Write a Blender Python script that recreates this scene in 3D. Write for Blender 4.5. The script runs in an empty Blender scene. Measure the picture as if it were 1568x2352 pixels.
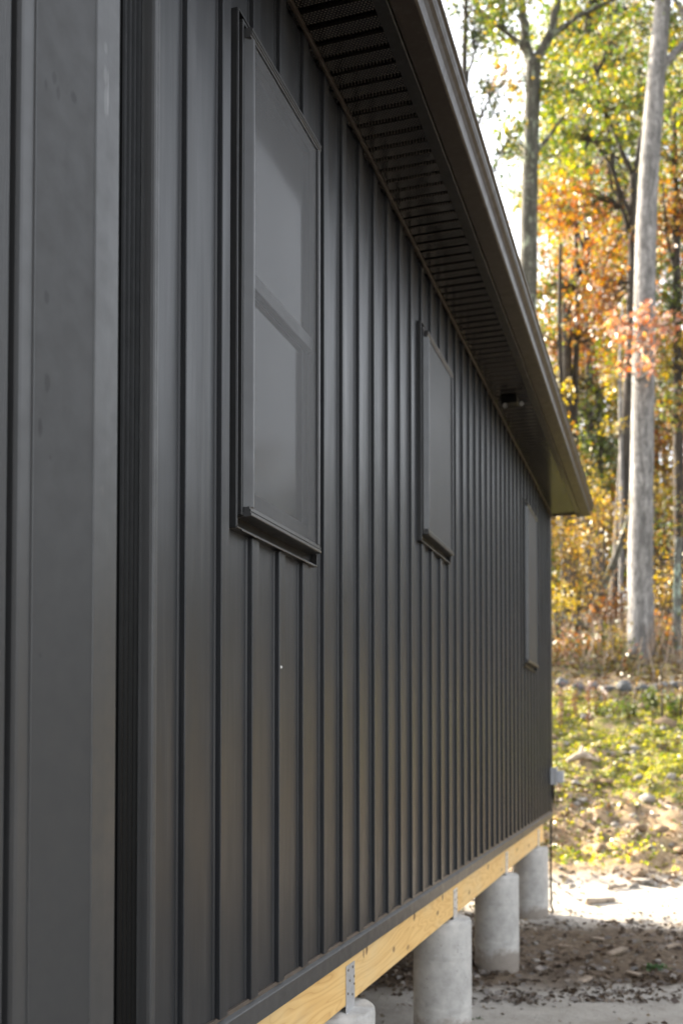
import bpy, bmesh, math, random
import numpy as np
from mathutils import Vector, Matrix

# ------------------------------------------------------------------ camera
S = bpy.context.scene
COL = S.collection
PITCH = math.radians(1.64)
ALPHA = math.radians(17.97)
CAM = np.array([1.08, 0.0, 1.58])
cam_d = bpy.data.cameras.new("camera")
cam_d.sensor_fit = 'VERTICAL'
cam_d.sensor_height = 36.0
cam_d.sensor_width = 24.0
cam_d.lens = 35.0
cam_d.shift_y = 0.19368
cam_d.clip_start = 0.05
cam_d.clip_end = 1000.0
cam_d.dof.use_dof = True
cam_d.dof.focus_distance = 2.55
cam_d.dof.aperture_fstop = 3.3
cam = bpy.data.objects.new("camera", cam_d)
COL.objects.link(cam)
cam.location = CAM
cam.rotation_euler = (math.pi / 2 + PITCH, 0, ALPHA)
S.camera = cam

# ------------------------------------------------------------------ world, sun, exposure
SUN_EL = math.radians(23.0)
SUN_AZ = math.radians(-65.0)          # clockwise from +Y
W = bpy.data.worlds.new("World")
S.world = W
W.use_nodes = True
sky = W.node_tree.nodes.new('ShaderNodeTexSky')
sky.sky_type = 'NISHITA'
sky.sun_disc = False
sky.sun_elevation = SUN_EL
sky.sun_rotation = SUN_AZ % (2 * math.pi)
sky.air_density = 1.0
sky.dust_density = 4.0
sky.ozone_density = 0.6
sky_sat = W.node_tree.nodes.new('ShaderNodeHueSaturation')
sky_sat.inputs['Saturation'].default_value = 0.25      # sky light desaturated, in place of a white balance
W.node_tree.links.new(sky.outputs[0], sky_sat.inputs['Color'])
W.node_tree.links.new(sky_sat.outputs[0], W.node_tree.nodes['Background'].inputs[0])
W.node_tree.nodes['Background'].inputs[1].default_value = 0.15
sl = bpy.data.lights.new("sun", 'SUN')
sl.energy = 4.5
sl.angle = math.radians(0.5)
sl.color = (1.0, 0.86, 0.66)
so = bpy.data.objects.new("sun", sl)
COL.objects.link(so)
sun_dir = Vector((math.sin(SUN_AZ) * math.cos(SUN_EL), math.cos(SUN_AZ) * math.cos(SUN_EL), math.sin(SUN_EL)))
so.rotation_euler = sun_dir.to_track_quat('Z', 'Y').to_euler()
VS = S.view_settings
S.display_settings.display_device = 'sRGB'
VS.view_transform = 'Standard'
VS.look = 'None'
VS.exposure = 2.55
VS.gamma = 1.0
VS.use_curve_mapping = False
S.cycles.use_denoising = True
S.cycles.max_bounces = 8
S.cycles.transparent_max_bounces = 8
S.cycles.sample_clamp_indirect = 6.0

rng = np.random.default_rng(7)
random.seed(7)

# ------------------------------------------------------------------ picture point -> place in the world (used once, to survey positions)
FPX = 2352 * 35 / 36.0
CY = 1176 + 0.19368 * 2352
R3 = np.array([math.cos(ALPHA), math.sin(ALPHA), 0.0])
F0 = np.array([-math.sin(ALPHA), math.cos(ALPHA), 0.0])
FV = F0 * math.cos(PITCH) + np.array([0, 0, math.sin(PITCH)])
UV = -F0 * math.sin(PITCH) + np.array([0, 0, math.cos(PITCH)])

def ray(px, py):
    return FV + (px - 784) / FPX * R3 - (py - CY) / FPX * UV

def at(px, py, Z):
    return CAM + ray(px, py) * Z

# ------------------------------------------------------------------ noise and terrain height
_lat = np.random.default_rng(3).random((64, 64))
def vnoise(x, y):
    x = np.asarray(x, float); y = np.asarray(y, float)
    xi = np.floor(x).astype(int); yi = np.floor(y).astype(int)
    fx = x - xi; fy = y - yi
    fx = fx * fx * (3 - 2 * fx); fy = fy * fy * (3 - 2 * fy)
    a = _lat[xi % 64, yi % 64]; b = _lat[(xi + 1) % 64, yi % 64]
    c = _lat[xi % 64, (yi + 1) % 64]; d = _lat[(xi + 1) % 64, (yi + 1) % 64]
    return (a * (1 - fx) + b * fx) * (1 - fy) + (c * (1 - fx) + d * fx) * fy - 0.5

def fbm(x, y, o=3):
    s = 0; a = 1.0
    for i in range(o):
        s = s + a * vnoise(np.asarray(x) * 2 ** i + 17.3 * i, np.asarray(y) * 2 ** i - 9.1 * i)
        a *= 0.5
    return s

PZ = [-200, 3, 7.6, 9.2, 10.9, 13.5, 16.5, 20, 22, 24.5, 27, 60, 150, 400]
PH = [-0.06, -0.06, -0.07, -0.03, 0.0, .50, 1.13, 1.99, 2.51, 3.05, 3.9, 8.5, 17, 40]

def depth_of(x, y):
    return (x - CAM[0]) * F0[0] + (y - CAM[1]) * F0[1]

def smooth(a, b, t):
    t = np.clip((t - a) / (b - a), 0, 1)
    return t * t * (3 - 2 * t)

def ground_z(x, y):
    x = np.asarray(x, float); y = np.asarray(y, float)
    d = depth_of(x, y)
    z = np.interp(d, PZ, PH)
    bank = smooth(10.4, 12.5, d)
    z = z + fbm(x * 1.6, y * 1.6) * (0.035 + 0.16 * bank) * smooth(3.0, 6.0, d)
    soilz = smooth(6.3, 6.9, d) * (1 - smooth(8.6, 9.2, d))
    z = z + fbm(x * 5, y * 5) * (0.014 + 0.12 * bank + .05 * soilz) + fbm(x * 13, y * 13, 2) * (.006 + .055 * bank + .02 * soilz)
    z = z + fbm(x * .25, y * .25, 2) * 0.5 * smooth(12, 30, d)
    return z

def on_ground(px, py):
    r = ray(px, py)
    prev = 3.0
    for d in np.arange(3.0, 90, 0.05):
        p = CAM + r * d
        if p[2] <= float(ground_z(p[0], p[1])):
            return p, d
    return CAM + r * 30, 30

# ------------------------------------------------------------------ materials
def mat(name, color=(.5, .5, .5), rough=.6, spec=.5, metal=0.0):
    m = bpy.data.materials.new(name)
    m.use_nodes = True
    b = m.node_tree.nodes['Principled BSDF']
    b.inputs['Base Color'].default_value = (*color, 1)
    b.inputs['Roughness'].default_value = rough
    b.inputs['Specular IOR Level'].default_value = spec
    b.inputs['Metallic'].default_value = metal
    return m, m.node_tree.nodes, m.node_tree.links, b

def coords(N, L, scale=(1, 1, 1), src='Object'):
    tc = N.new('ShaderNodeTexCoord'); mp = N.new('ShaderNodeMapping')
    mp.inputs['Scale'].default_value = scale
    L.new(tc.outputs[src], mp.inputs['Vector'])
    return mp.outputs[0]

def noise(N, L, vec, scale, detail=4, rough=.6, dist=0.0):
    n = N.new('ShaderNodeTexNoise')
    n.inputs['Scale'].default_value = scale
    n.inputs['Detail'].default_value = detail
    n.inputs['Roughness'].default_value = rough
    n.inputs['Distortion'].default_value = dist
    L.new(vec, n.inputs['Vector'])
    return n.outputs['Fac']

def ramp(N, L, fac, stops):
    r = N.new('ShaderNodeValToRGB')
    e = r.color_ramp.elements
    while len(e) < len(stops):
        e.new(0.5)
    for i, (p, c) in enumerate(stops):
        e[i].position = p
        e[i].color = (*c, 1) if len(c) == 3 else c
    L.new(fac, r.inputs[0])
    return r.outputs[0]

def mixc(N, L, fac, a, b, mode='MIX'):
    m = N.new('ShaderNodeMix'); m.data_type = 'RGBA'; m.blend_type = mode
    for s, v in ((0, fac), (6, a), (7, b)):
        if hasattr(v, 'links'):
            L.new(v, m.inputs[s])
        elif isinstance(v, (int, float)):
            m.inputs[s].default_value = v
        else:
            m.inputs[s].default_value = (*v, 1)
    return m.outputs[2]

def bump(N, L, b, h, strength=.3, dist=.01, prev=None):
    n = N.new('ShaderNodeBump')
    n.inputs['Strength'].default_value = strength
    n.inputs['Distance'].default_value = dist
    L.new(h, n.inputs['Height'])
    if prev is not None:
        L.new(prev, n.inputs['Normal'])
    L.new(n.outputs[0], b.inputs['Normal'])
    return n.outputs[0]

def maprange(N, L, v, a, b, c, d):
    n = N.new('ShaderNodeMapRange')
    for i, x in enumerate((a, b, c, d)):
        n.inputs[i + 1].default_value = x
    L.new(v, n.inputs[0])
    return n.outputs[0]

M = {}

def painted(name, c, rough=.42, spec=.5, fine=260, streak=True, dirt=True, wav=.0015):
    m, N, L, b = mat(name, c, rough, spec)
    v = coords(N, L)
    vs = coords(N, L, (1, 1, .06))
    n1 = noise(N, L, v, 1.7, 4)
    n2 = noise(N, L, vs, 60, 3)
    base = mixc(N, L, maprange(N, L, n1, .3, .7, 0, 1), [x * .86 for x in c], [x * 1.12 for x in c])
    if dirt:
        sp = noise(N, L, v, 9, 6, .7)
        f = maprange(N, L, sp, .66, .74, 0, .35)
        base = mixc(N, L, f, base, (.09, .08, .07))
    if streak:
        sk_ = noise(N, L, coords(N, L, (1, 1, .03)), 34, 4, .7)
        base = mixc(N, L, maprange(N, L, sk_, .52, .72, 0, .16), base, (.11, .108, .104))
    L.new(base, b.inputs['Base Color'])
    rr = noise(N, L, vs if streak else v, 22, 5)
    L.new(maprange(N, L, rr, .25, .75, rough - .06, rough + .09), b.inputs['Roughness'])
    p = bump(N, L, b, noise(N, L, v, 2.2, 2), .35, wav * 10)
    p = bump(N, L, b, noise(N, L, v, fine, 3), .18, .0012, p)
    if streak:
        p = bump(N, L, b, n2, .10, .001, p)
    M[name] = m
    return m

painted('siding_steel', (.0158, .0166, .0186), .40, spec=.36, wav=.0026)
painted('trim_steel', (.034, .034, .0345), .42, fine=420, streak=False)
painted('trim_matte', (.029, .029, .0293), .55, spec=.4, fine=520, streak=False, dirt=False)
painted('black_plastic_and_shade', (.0022, .0022, .0022), .45, spec=.13, dirt=False, streak=False)  # real on the lamp parts; paints shade on the ribbed post
painted('window_plastic', (.016, .016, .0165), .33, dirt=False, streak=False)
painted('bronze_gutter', (.017, .0108, .0072), .40, spec=.33, dirt=True)
painted('soffit_metal', (.0045, .0038, .0033), .13, spec=.45, dirt=False, streak=False, wav=.0006)
painted('fascia_metal', (.004, .0035, .0032), .4, dirt=False)
painted('roof_metal', (.03, .03, .03), .5)

painted('frame_plastic', (.032, .032, .033), .33, dirt=False, streak=False)

def marks(name, spots, col):
    """smudges left by hands and caulk, each at its own place"""
    m = M[name]; N = m.node_tree.nodes; L = m.node_tree.links; b = N['Principled BSDF']
    tc = N.new('ShaderNodeTexCoord')
    nz = N.new('ShaderNodeTexNoise'); nz.inputs['Scale'].default_value = 40; nz.inputs['Detail'].default_value = 4
    L.new(tc.outputs['Object'], nz.inputs['Vector'])
    old = b.inputs['Base Color'].links[0].from_socket
    for (y, z, ry, rz, f) in spots:
        mp = N.new('ShaderNodeMapping'); mp.vector_type = 'POINT'
        mp.inputs['Location'].default_value = (0, -y / ry, -z / rz)
        mp.inputs['Scale'].default_value = (0, 1 / ry, 1 / rz)
        L.new(tc.outputs['Object'], mp.inputs['Vector'])
        ln = N.new('ShaderNodeVectorMath'); ln.operation = 'LENGTH'; L.new(mp.outputs[0], ln.inputs[0])
        ad = N.new('ShaderNodeMath'); ad.operation = 'ADD'; L.new(ln.outputs['Value'], ad.inputs[0])
        ad2 = N.new('ShaderNodeMath'); ad2.operation = 'MULTIPLY_ADD'; L.new(nz.outputs['Fac'], ad2.inputs[0])
        ad2.inputs[1].default_value = 1.2; ad2.inputs[2].default_value = -.6
        L.new(ad2.outputs[0], ad.inputs[1])
        old = mixc(N, L, maprange(N, L, ad.outputs[0], .6, 1.1, f, 0), old, col)
    L.new(old, b.inputs['Base Color'])

marks('trim_matte', [(1.452, 2.72, .006, .012, .75), (1.462, 2.70, .005, .014, .6), (1.432, 2.70, .005, .013, .7), (1.502, 2.715, .008, .012, .8), (1.438, 2.33, .007, .012, .8),
                     (1.441, 2.185, .008, .018, .85), (1.425, 2.105, .006, .016, .9), (1.45, 2.06, .003, .005, .6), (1.43, 1.72, .003, .004, .6)], (.008, .008, .008))
marks('trim_steel', [(1.588, 2.86, .007, .012, .16), (1.588, 2.81, .007, .02, .18), (1.590, 2.76, .007, .03, .18), (1.597, 2.78, .003, .05, .25)], (.25, .25, .25))
marks('siding_steel', [(2.716, 1.79, .010, .006, .9), (2.35, 2.3, .003, .05, .3), (2.36, 2.2, .003, .03, .25), (3.36, 2.3, .004, .06, .3), (3.78, 1.9, .004, .09, .3), (2.96, 2.0, .006, .02, .3)], (.5, .5, .49))

def knots():
    marks('pine_beam', [(3.66, .785, .016, .03, .9), (3.62, .77, .01, .022, .8), (4.06, .70, .02, .014, .85), (4.42, .775, .022, .02, .9), (4.30, .66, .03, .012, .6), (4.9, .71, .026, .014, .85), (5.02, .77, .02, .022, .9),
                        (5.75, .69, .03, .016, .85), (6.4, .76, .035, .02, .9), (6.95, .67, .04, .014, .7), (7.7, .73, .04, .018, .8), (8.4, .69, .05, .018, .8)], (.13, .07, .025))

def wood_grain_vinyl():
    m, N, L, b = mat('embossed_panel', (.024, .024, .025), .55)
    v = coords(N, L, (1, 1, .12))
    w = N.new('ShaderNodeTexWave'); w.wave_type = 'BANDS'; w.bands_direction = 'Y'
    w.inputs['Scale'].default_value = 60; w.inputs['Distortion'].default_value = 9
    w.inputs['Detail'].default_value = 3; w.inputs['Detail Scale'].default_value = 1.2
    L.new(v, w.inputs['Vector'])
    bump(N, L, b, w.outputs['Fac'], .35, .002)
    M['embossed_panel'] = m
wood_grain_vinyl()

def soffit_vent():
    m = M['soffit_metal']; N = m.node_tree.nodes; L = m.node_tree.links
    b = N['Principled BSDF']
    # rows of small pressed slots that show as pale dots
    v = coords(N, L, (85, 118, 0))
    sx = N.new('ShaderNodeSeparateXYZ'); L.new(v, sx.inputs[0])
    def mth(op, a, c=None):
        n = N.new('ShaderNodeMath'); n.operation = op
        for i, q in enumerate((a, c)):
            if q is None: continue
            if hasattr(q, 'links'): L.new(q, n.inputs[i])
            else: n.inputs[i].default_value = q
        return n.outputs[0]
    row = mth('FLOOR', sx.outputs[1])
    offs = mth('MULTIPLY', mth('MODULO', row, 2.0), .5)
    fx = mth('ABSOLUTE', mth('SUBTRACT', mth('FRACT', mth('ADD', sx.outputs[0], offs)), .5))
    fy = mth('ABSOLUTE', mth('SUBTRACT', mth('FRACT', sx.outputs[1]), .5))
    inside = mth('MULTIPLY', mth('LESS_THAN', fx, .2), mth('LESS_THAN', fy, .19))
    old = b.inputs['Base Color'].links[0].from_socket
    L.new(mixc(N, L, inside, old, (.085, .073, .062)), b.inputs['Base Color'])
    pn = b.inputs['Normal'].links[0].from_socket
soffit_vent()

def wood():
    m, N, L, b = mat('pine_beam', (.5, .34, .16), .62)
    v = coords(N, L, (1, .16, 1))
    g = noise(N, L, coords(N, L, (1.0, .12, 1.0)), 6.5, 3, .5, .5)
    mul = N.new('ShaderNodeMath'); mul.operation = 'MULTIPLY'; mul.inputs[1].default_value = 17
    L.new(g, mul.inputs[0])
    frc = N.new('ShaderNodeMath'); frc.operation = 'FRACT'; L.new(mul.outputs[0], frc.inputs[0])
    c = ramp(N, L, frc.outputs[0], [(0, (.60, .37, .13)), (.55, (.67, .435, .165)), (.88, (.59, .355, .12)), (1, (.50, .28, .085))])
    w = frc
    big = noise(N, L, coords(N, L, (1, .35, 1)), 5, 4)
    c = mixc(N, L, maprange(N, L, big, .45, .7, 0, .5), c, (.56, .45, .26))
    vo = N.new('ShaderNodeTexVoronoi'); vo.inputs['Scale'].default_value = 2.1
    L.new(coords(N, L, (1, 1.0, .8)), vo.inputs['Vector'])
    k = maprange(N, L, vo.outputs['Distance'], .03, .11, 1, 0)
    kn = noise(N, L, coords(N, L), 30, 3)
    kk = N.new('ShaderNodeMath'); kk.operation = 'MULTIPLY'; L.new(k, kk.inputs[0])
    L.new(maprange(N, L, kn, .4, .6, .2, 1), kk.inputs[1])
    c = mixc(N, L, kk.outputs[0], c, (.12, .06, .02))
    L.new(c, b.inputs['Base Color'])
    bump(N, L, b, w.outputs[0], .08, .002)
    M['pine_beam'] = m
wood()
knots()

def concrete():
    m, N, L, b = mat('pier_concrete', (.4, .39, .37), .8, .3)
    v = coords(N, L)
    n1 = noise(N, L, v, 6, 8, .72); n2 = noise(N, L, v, 38, 5, .7)
    c = ramp(N, L, n1, [(.28, (.25, .24, .226)), (.47, (.375, .362, .342)), (.7, (.5, .48, .45))])
    c = mixc(N, L, maprange(N, L, n2, .58, .75, 0, .5), c, (.2, .195, .185))
    # spiral seam of the cardboard form
    w = N.new('ShaderNodeTexWave'); w.wave_type = 'BANDS'; w.bands_direction = 'Z'
    w.inputs['Scale'].default_value = 1.15; w.inputs['Distortion'].default_value = 1.6
    w.inputs['Detail'].default_value = 2
    L.new(coords(N, L, (1.3, .9, 1)), w.inputs['Vector'])
    seam = maprange(N, L, w.outputs['Fac'], .97, 1.0, 0, .5)
    c = mixc(N, L, maprange(N, L, w.outputs['Fac'], .97, 1, 0, .14), c, (.2, .195, .185))
    vo = N.new('ShaderNodeTexVoronoi'); vo.inputs['Scale'].default_value = 34
    L.new(coords(N, L, (1, 1, 1.6)), vo.inputs['Vector'])
    pit = maprange(N, L, vo.outputs['Distance'], .1, .2, 1, 0)
    pm = N.new('ShaderNodeMath'); pm.operation = 'MULTIPLY'; L.new(pit, pm.inputs[0])
    L.new(maprange(N, L, noise(N, L, v, 7, 2), .55, .62, 0, 1), pm.inputs[1])
    c = mixc(N, L, pm.outputs[0], c, (.16, .155, .15))
    sx = N.new('ShaderNodeSeparateXYZ'); L.new(coords(N, L), sx.inputs[0])
    hh = N.new('ShaderNodeMath'); hh.operation = 'MULTIPLY_ADD'; L.new(noise(N, L, v, 9, 5, .7), hh.inputs[0])
    hh.inputs[1].default_value = -.32; L.new(sx.outputs[2], hh.inputs[2])
    c = mixc(N, L, maprange(N, L, hh.outputs[0], -.13, -.06, .7, 0), c, (.15, .115, .085))
    rn = noise(N, L, coords(N, L, (1, 1, .12)), 13, 4, .65)
    c = mixc(N, L, maprange(N, L, rn, .58, .72, 0, .2), c, (.19, .18, .165))
    L.new(c, b.inputs['Base Color'])
    p = bump(N, L, b, n2, .3, .004)
    bump(N, L, b, seam, .5, .004, p)
    M['pier_concrete'] = m
concrete()

def simple(name, c, rough=.6, spec=.5, metal=0, var=.25, scale=30, bmp=.1):
    m, N, L, b = mat(name, c, rough, spec, metal)
    v = coords(N, L)
    n = noise(N, L, v, scale, 5, .65)
    L.new(mixc(N, L, maprange(N, L, n, .3, .7, 0, 1), [x * (1 - var) for x in c], [min(1, x * (1 + var)) for x in c]), b.inputs['Base Color'])
    bump(N, L, b, n, bmp, .004)
    M[name] = m
    return m
simple('galvanised', (.55, .56, .58), .42, .5, .75, .12, 60)
simple('nail_steel', (.1, .08, .06), .6)
simple('grey_plastic', (.33, .335, .35), .45, .5, 0, .06)
simple('clear_cover', (.36, .37, .4), .12, .6, 0, .05)
simple('cable_rubber', (.006, .006, .006), .9, .1)
simple('dark_wood_under', (.12, .085, .05), .8)
simple('rock', (.22, .2, .175), .85, .3, 0, .45, 6, .6)
simple('old_stone', (.10, .102, .105), .9, .3, 0, .55, 8, .6)
simple('driftwood', (.33, .27, .21), .85, .2, 0, .4, 14, .5)
simple('scrap_wood', (.24, .19, .145), .8, .2, 0, .3, 20, .3)
simple('weed_stem', (.13, .065, .035), .85, .2, 0, .3, 20, .1)
simple('dirt_clod', (.2, .145, .095), .95, .1, 0, .5, 25, .8)
simple('hem_bounce_tint', (.07, .054, .042), .5)  # tan colour stands in for ground bounce on the panel hem
simple('lens_glass', (.03, .026, .02), .3)

def glass_pane():
    m, N, L, b = mat('window_glass', (.006, .0065, .007), .09, .6)
    bump(N, L, b, noise(N, L, coords(N, L), 3, 2), .06, .01)
    M['window_glass'] = m
glass_pane()

def screen_mesh(name, t0, t1, k=1.0):
    m = bpy.data.materials.new(name); m.use_nodes = True
    N = m.node_tree.nodes; L = m.node_tree.links
    b = N['Principled BSDF']
    b.inputs['Base Color'].default_value = (.075, .075, .076, 1)
    b.inputs['Roughness'].default_value = .55
    v = coords(N, L)
    n = noise(N, L, v, 420, 3, .7)
    bump(N, L, b, n, .25, .001)
    t = N.new('ShaderNodeBsdfTransparent'); mx = N.new('ShaderNodeMixShader')
    n2 = noise(N, L, coords(N, L, (1, 1, .4)), 6, 4)
    L.new(maprange(N, L, n2, .3, .7, t0, t1), mx.inputs[0])
    gn = noise(N, L, v, 330, 2, .8)
    L.new(mixc(N, L, maprange(N, L, gn, .38, .62, 0, 1), tuple(k * x for x in (.035, .035, .036)), tuple(k * x for x in (.088, .088, .09))), b.inputs['Base Color'])
    L.new(b.outputs[0], mx.inputs[1]); L.new(t.outputs[0], mx.inputs[2])
    L.new(mx.outputs[0], N['Material Output'].inputs[0])
    M[name] = m
screen_mesh('insect_screen', .50, .40)
screen_mesh('dim_screen', .16, .10, .42)  # darker, less see-through copy that dims reflections in the farther panes

def bark(name, c1, c2, lichen=None, amount=.55):
    m, N, L, b = mat(name, c1, .9, .2)
    v = coords(N, L, (1, 1, .18))
    n = noise(N, L, v, 26, 6, .7)
    c = mixc(N, L, maprange(N, L, n, .35, .68, 0, 1), c1, c2)
    st = noise(N, L, coords(N, L, (1, 1, .1)), 9, 5, .65)
    c = mixc(N, L, maprange(N, L, st, .42, .62, 0, .75), c, [x * .5 for x in c1])
    big = noise(N, L, coords(N, L, (1, 1, .5)), 4.5, 5, .65)
    c = mixc(N, L, maprange(N, L, big, .45, .65, 0, .7), c, [x * .5 for x in c1])
    sp_ = noise(N, L, coords(N, L, (1, 1, .45)), 15, 4, .75)
    c = mixc(N, L, maprange(N, L, sp_, .5, .62, 0, .65), c, [x * .4 for x in c1])
    if lichen:
        l = noise(N, L, coords(N, L, (1, 1, .6)), 5, 6, .65)
        c = mixc(N, L, maprange(N, L, l, amount, amount + .07, 0, .85), c, lichen)
    L.new(c, b.inputs['Base Color'])
    bump(N, L, b, n, .7, .03)
    M[name] = m
bark('bark_pale', (.175, .168, .163), (.38, .37, .36), (.27, .31, .27), .68)
bark('bark_grey', (.07, .068, .055), (.15, .145, .125), (.24, .27, .2), .55)
bark('bark_dark', (.045, .039, .033), (.10, .087, .075))
bark('bark_lichen', (.1, .1, .09), (.2, .205, .185), (.27, .34, .28), .5)

def leaf_mat(name, trans=.55):
    m = bpy.data.materials.new(name); m.use_nodes = True
    N = m.node_tree.nodes; L = m.node_tree.links
    N.remove(N['Principled BSDF'])
    a = N.new('ShaderNodeAttribute'); a.attribute_name = 'col'
    d = N.new('ShaderNodeBsdfDiffuse'); t = N.new('ShaderNodeBsdfTranslucent')
    g = N.new('ShaderNodeBsdfGlossy'); g.inputs['Roughness'].default_value = .45
    g.inputs[0].default_value = (.9, .9, .9, 1)
    L.new(a.outputs['Color'], d.inputs[0])
    sat = N.new('ShaderNodeHueSaturation'); sat.inputs['Saturation'].default_value = 1.35
    sat.inputs['Value'].default_value = 1.2
    L.new(a.outputs['Color'], sat.inputs['Color']); L.new(sat.outputs[0], t.inputs[0])
    mx = N.new('ShaderNodeMixShader'); mx.inputs[0].default_value = trans
    L.new(d.outputs[0], mx.inputs[1]); L.new(t.outputs[0], mx.inputs[2])
    m2 = N.new('ShaderNodeMixShader'); m2.inputs[0].default_value = .06
    L.new(mx.outputs[0], m2.inputs[1]); L.new(g.outputs[0], m2.inputs[2])
    L.new(m2.outputs[0], N['Material Output'].inputs[0])
    M[name] = m
leaf_mat('autumn_leaf', .55)
leaf_mat('ground_leaf', .25)

def ground_mat():
    m, N, L, b = mat('ground_soil', (.3, .26, .2), .92, .2)
    v = coords(N, L)
    def attr(n):
        a = N.new('ShaderNodeAttribute'); a.attribute_name = n
        return a.outputs['Fac']
    n1 = noise(N, L, v, 3.5, 6, .65); n2 = noise(N, L, v, 24, 6, .7); n3 = noise(N, L, v, 90, 4, .7)
    sand = ramp(N, L, n1, [(.25, (.29, .262, .228)), (.55, (.42, .388, .345)), (.8, (.51, .475, .425))])
    sand = mixc(N, L, maprange(N, L, n2, .55, .72, 0, .45), sand, (.2, .165, .13))
    soil = ramp(N, L, n2, [(.25, (.06, .042, .03)), (.5, (.13, .095, .066)), (.75, (.24, .185, .13))])
    bank = ramp(N, L, n2, [(.25, (.12, .078, .045)), (.5, (.29, .205, .12)), (.78, (.48, .375, .25))])
    moss = ramp(N, L, n2, [(.3, (.06, .065, .015)), (.5, (.15, .15, .028)), (.72, (.27, .25, .06))])
    c = mixc(N, L, attr('soil'), sand, soil)
    c = mixc(N, L, attr('bank'), c, bank)
    c = mixc(N, L, attr('low_bounce'), c, ramp(N, L, n2, [(.3, (.07, .068, .06)), (.7, (.15, .145, .13))]))  # unseen ground at right, darkened to cut warm reflections in the siding
    mm = N.new('ShaderNodeMath'); mm.operation = 'MULTIPLY'; mm.use_clamp = True
    L.new(attr('moss'), mm.inputs[0]); L.new(maprange(N, L, n1, .4, .56, 0, 1), mm.inputs[1])
    c = mixc(N, L, mm.outputs[0], c, moss)
    L.new(c, b.inputs['Base Color'])
    p = bump(N, L, b, n2, .8, .03)
    bump(N, L, b, n3, .6, .01, p)
    M['ground_soil'] = m
ground_mat()

# ------------------------------------------------------------------ mesh helpers
class MB:
    def __init__(s):
        s.v = []; s.f = []
    def quad(s, *p):
        n = len(s.v); s.v += [tuple(q) for q in p]; s.f.append(tuple(range(n, n + len(p))))
    def box(s, x0, x1, y0, y1, z0, z1):
        n = len(s.v)
        s.v += [(x0, y0, z0), (x1, y0, z0), (x1, y1, z0), (x0, y1, z0), (x0, y0, z1), (x1, y0, z1), (x1, y1, z1), (x0, y1, z1)]
        s.f += [tuple(n + i for i in q) for q in ((3, 2, 1, 0), (4, 5, 6, 7), (0, 1, 5, 4), (1, 2, 6, 5), (2, 3, 7, 6), (3, 0, 4, 7))]
    def sweep(s, prof, axis, a, b, close=False, cap=False):
        """prof: 2D points in the two other axes, swept along axis from a to b"""
        n = len(s.v); k = len(prof)
        for t in (a, b):
            for p in prof:
                q = [0, 0, 0]; o = [i for i in range(3) if i != axis]
                q[o[0]] = p[0]; q[o[1]] = p[1]; q[axis] = t
                s.v.append(tuple(q))
        for i in range(k if close else k - 1):
            j = (i + 1) % k
            s.f.append((n + i, n + j, n + k + j, n + k + i))
        if cap:
            s.f.append(tuple(n + i for i in reversed(range(k))))
            s.f.append(tuple(n + k + i for i in range(k)))
    def tube(s, pts, rad, n=8, cap=True):
        pts = [Vector(p) for p in pts]
        base = len(s.v)
        ref = Vector((0.13, .97, .2))
        for i, p in enumerate(pts):
            t = (pts[min(i + 1, len(pts) - 1)] - pts[max(i - 1, 0)]).normalized()
            u = t.cross(ref)
            if u.length < 1e-3:
                u = t.cross(Vector((1, 0, 0)))
            u.normalize(); w = t.cross(u)
            for k in range(n):
                a = 2 * math.pi * k / n
                s.v.append(tuple(p + (u * math.cos(a) + w * math.sin(a)) * rad[i]))
        for i in range(len(pts) - 1):
            for k in range(n):
                k2 = (k + 1) % n
                s.f.append((base + i * n + k, base + i * n + k2, base + (i + 1) * n + k2, base + (i + 1) * n + k))
        if cap:
            s.f.append(tuple(base + k for k in reversed(range(n))))
            s.f.append(tuple(base + (len(pts) - 1) * n + k for k in range(n)))
    def build(s, name, m, parent=None, smooth=False, bevel=0.0, loc=None):
        me = bpy.data.meshes.new(name)
        me.from_pydata(s.v, [], s.f)
        me.materials.append(M[m])
        bm = bmesh.new(); bm.from_mesh(me)
        bmesh.ops.recalc_face_normals(bm, faces=bm.faces)
        bm.to_mesh(me); bm.free()
        if smooth:
            me.polygons.foreach_set('use_smooth', [True] * len(me.polygons))
        o = bpy.data.objects.new(name, me)
        COL.objects.link(o)
        if parent is not None:
            o.parent = parent
        if loc is not None:
            o.location = loc
        if bevel:
            md = o.modifiers.new('edge', 'BEVEL'); md.width = bevel; md.segments = 2; md.limit_method = 'ANGLE'
        return o

def tag(o, label=None, cat=None, group=None, kind=None):
    if label: o['label'] = label
    if cat: o['category'] = cat
    if group: o['group'] = group
    if kind: o['kind'] = kind
    return o

def empty(name, loc, label=None, cat=None, group=None):
    o = bpy.data.objects.new(name, None)
    COL.objects.link(o); o.location = tuple(loc); o.empty_display_size = .2
    return tag(o, label, cat, group)

def fast_mesh(name, V, Fq, m, cols=None, parent=None):
    """V (n,3), Fq (k,4) quads, cols (n,3)"""
    me = bpy.data.meshes.new(name)
    k = Fq.shape[1]
    me.vertices.add(len(V)); me.vertices.foreach_set('co', np.asarray(V, np.float32).ravel())
    me.loops.add(Fq.size); me.loops.foreach_set('vertex_index', np.asarray(Fq, np.int32).ravel())
    me.polygons.add(len(Fq))
    me.polygons.foreach_set('loop_start', np.arange(0, Fq.size, k, dtype=np.int32))
    me.polygons.foreach_set('loop_total', np.full(len(Fq), k, np.int32))
    me.update(calc_edges=True)
    if cols is not None:
        a = me.attributes.new('col', 'FLOAT_COLOR', 'POINT')
        c = np.ones((len(V), 4), np.float32); c[:, :3] = cols
        a.data.foreach_set('color', c.ravel())
    me.materials.append(M[m])
    o = bpy.data.objects.new(name, me)
    COL.objects.link(o)
    if parent is not None:
        o.parent = parent
    return o

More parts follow.
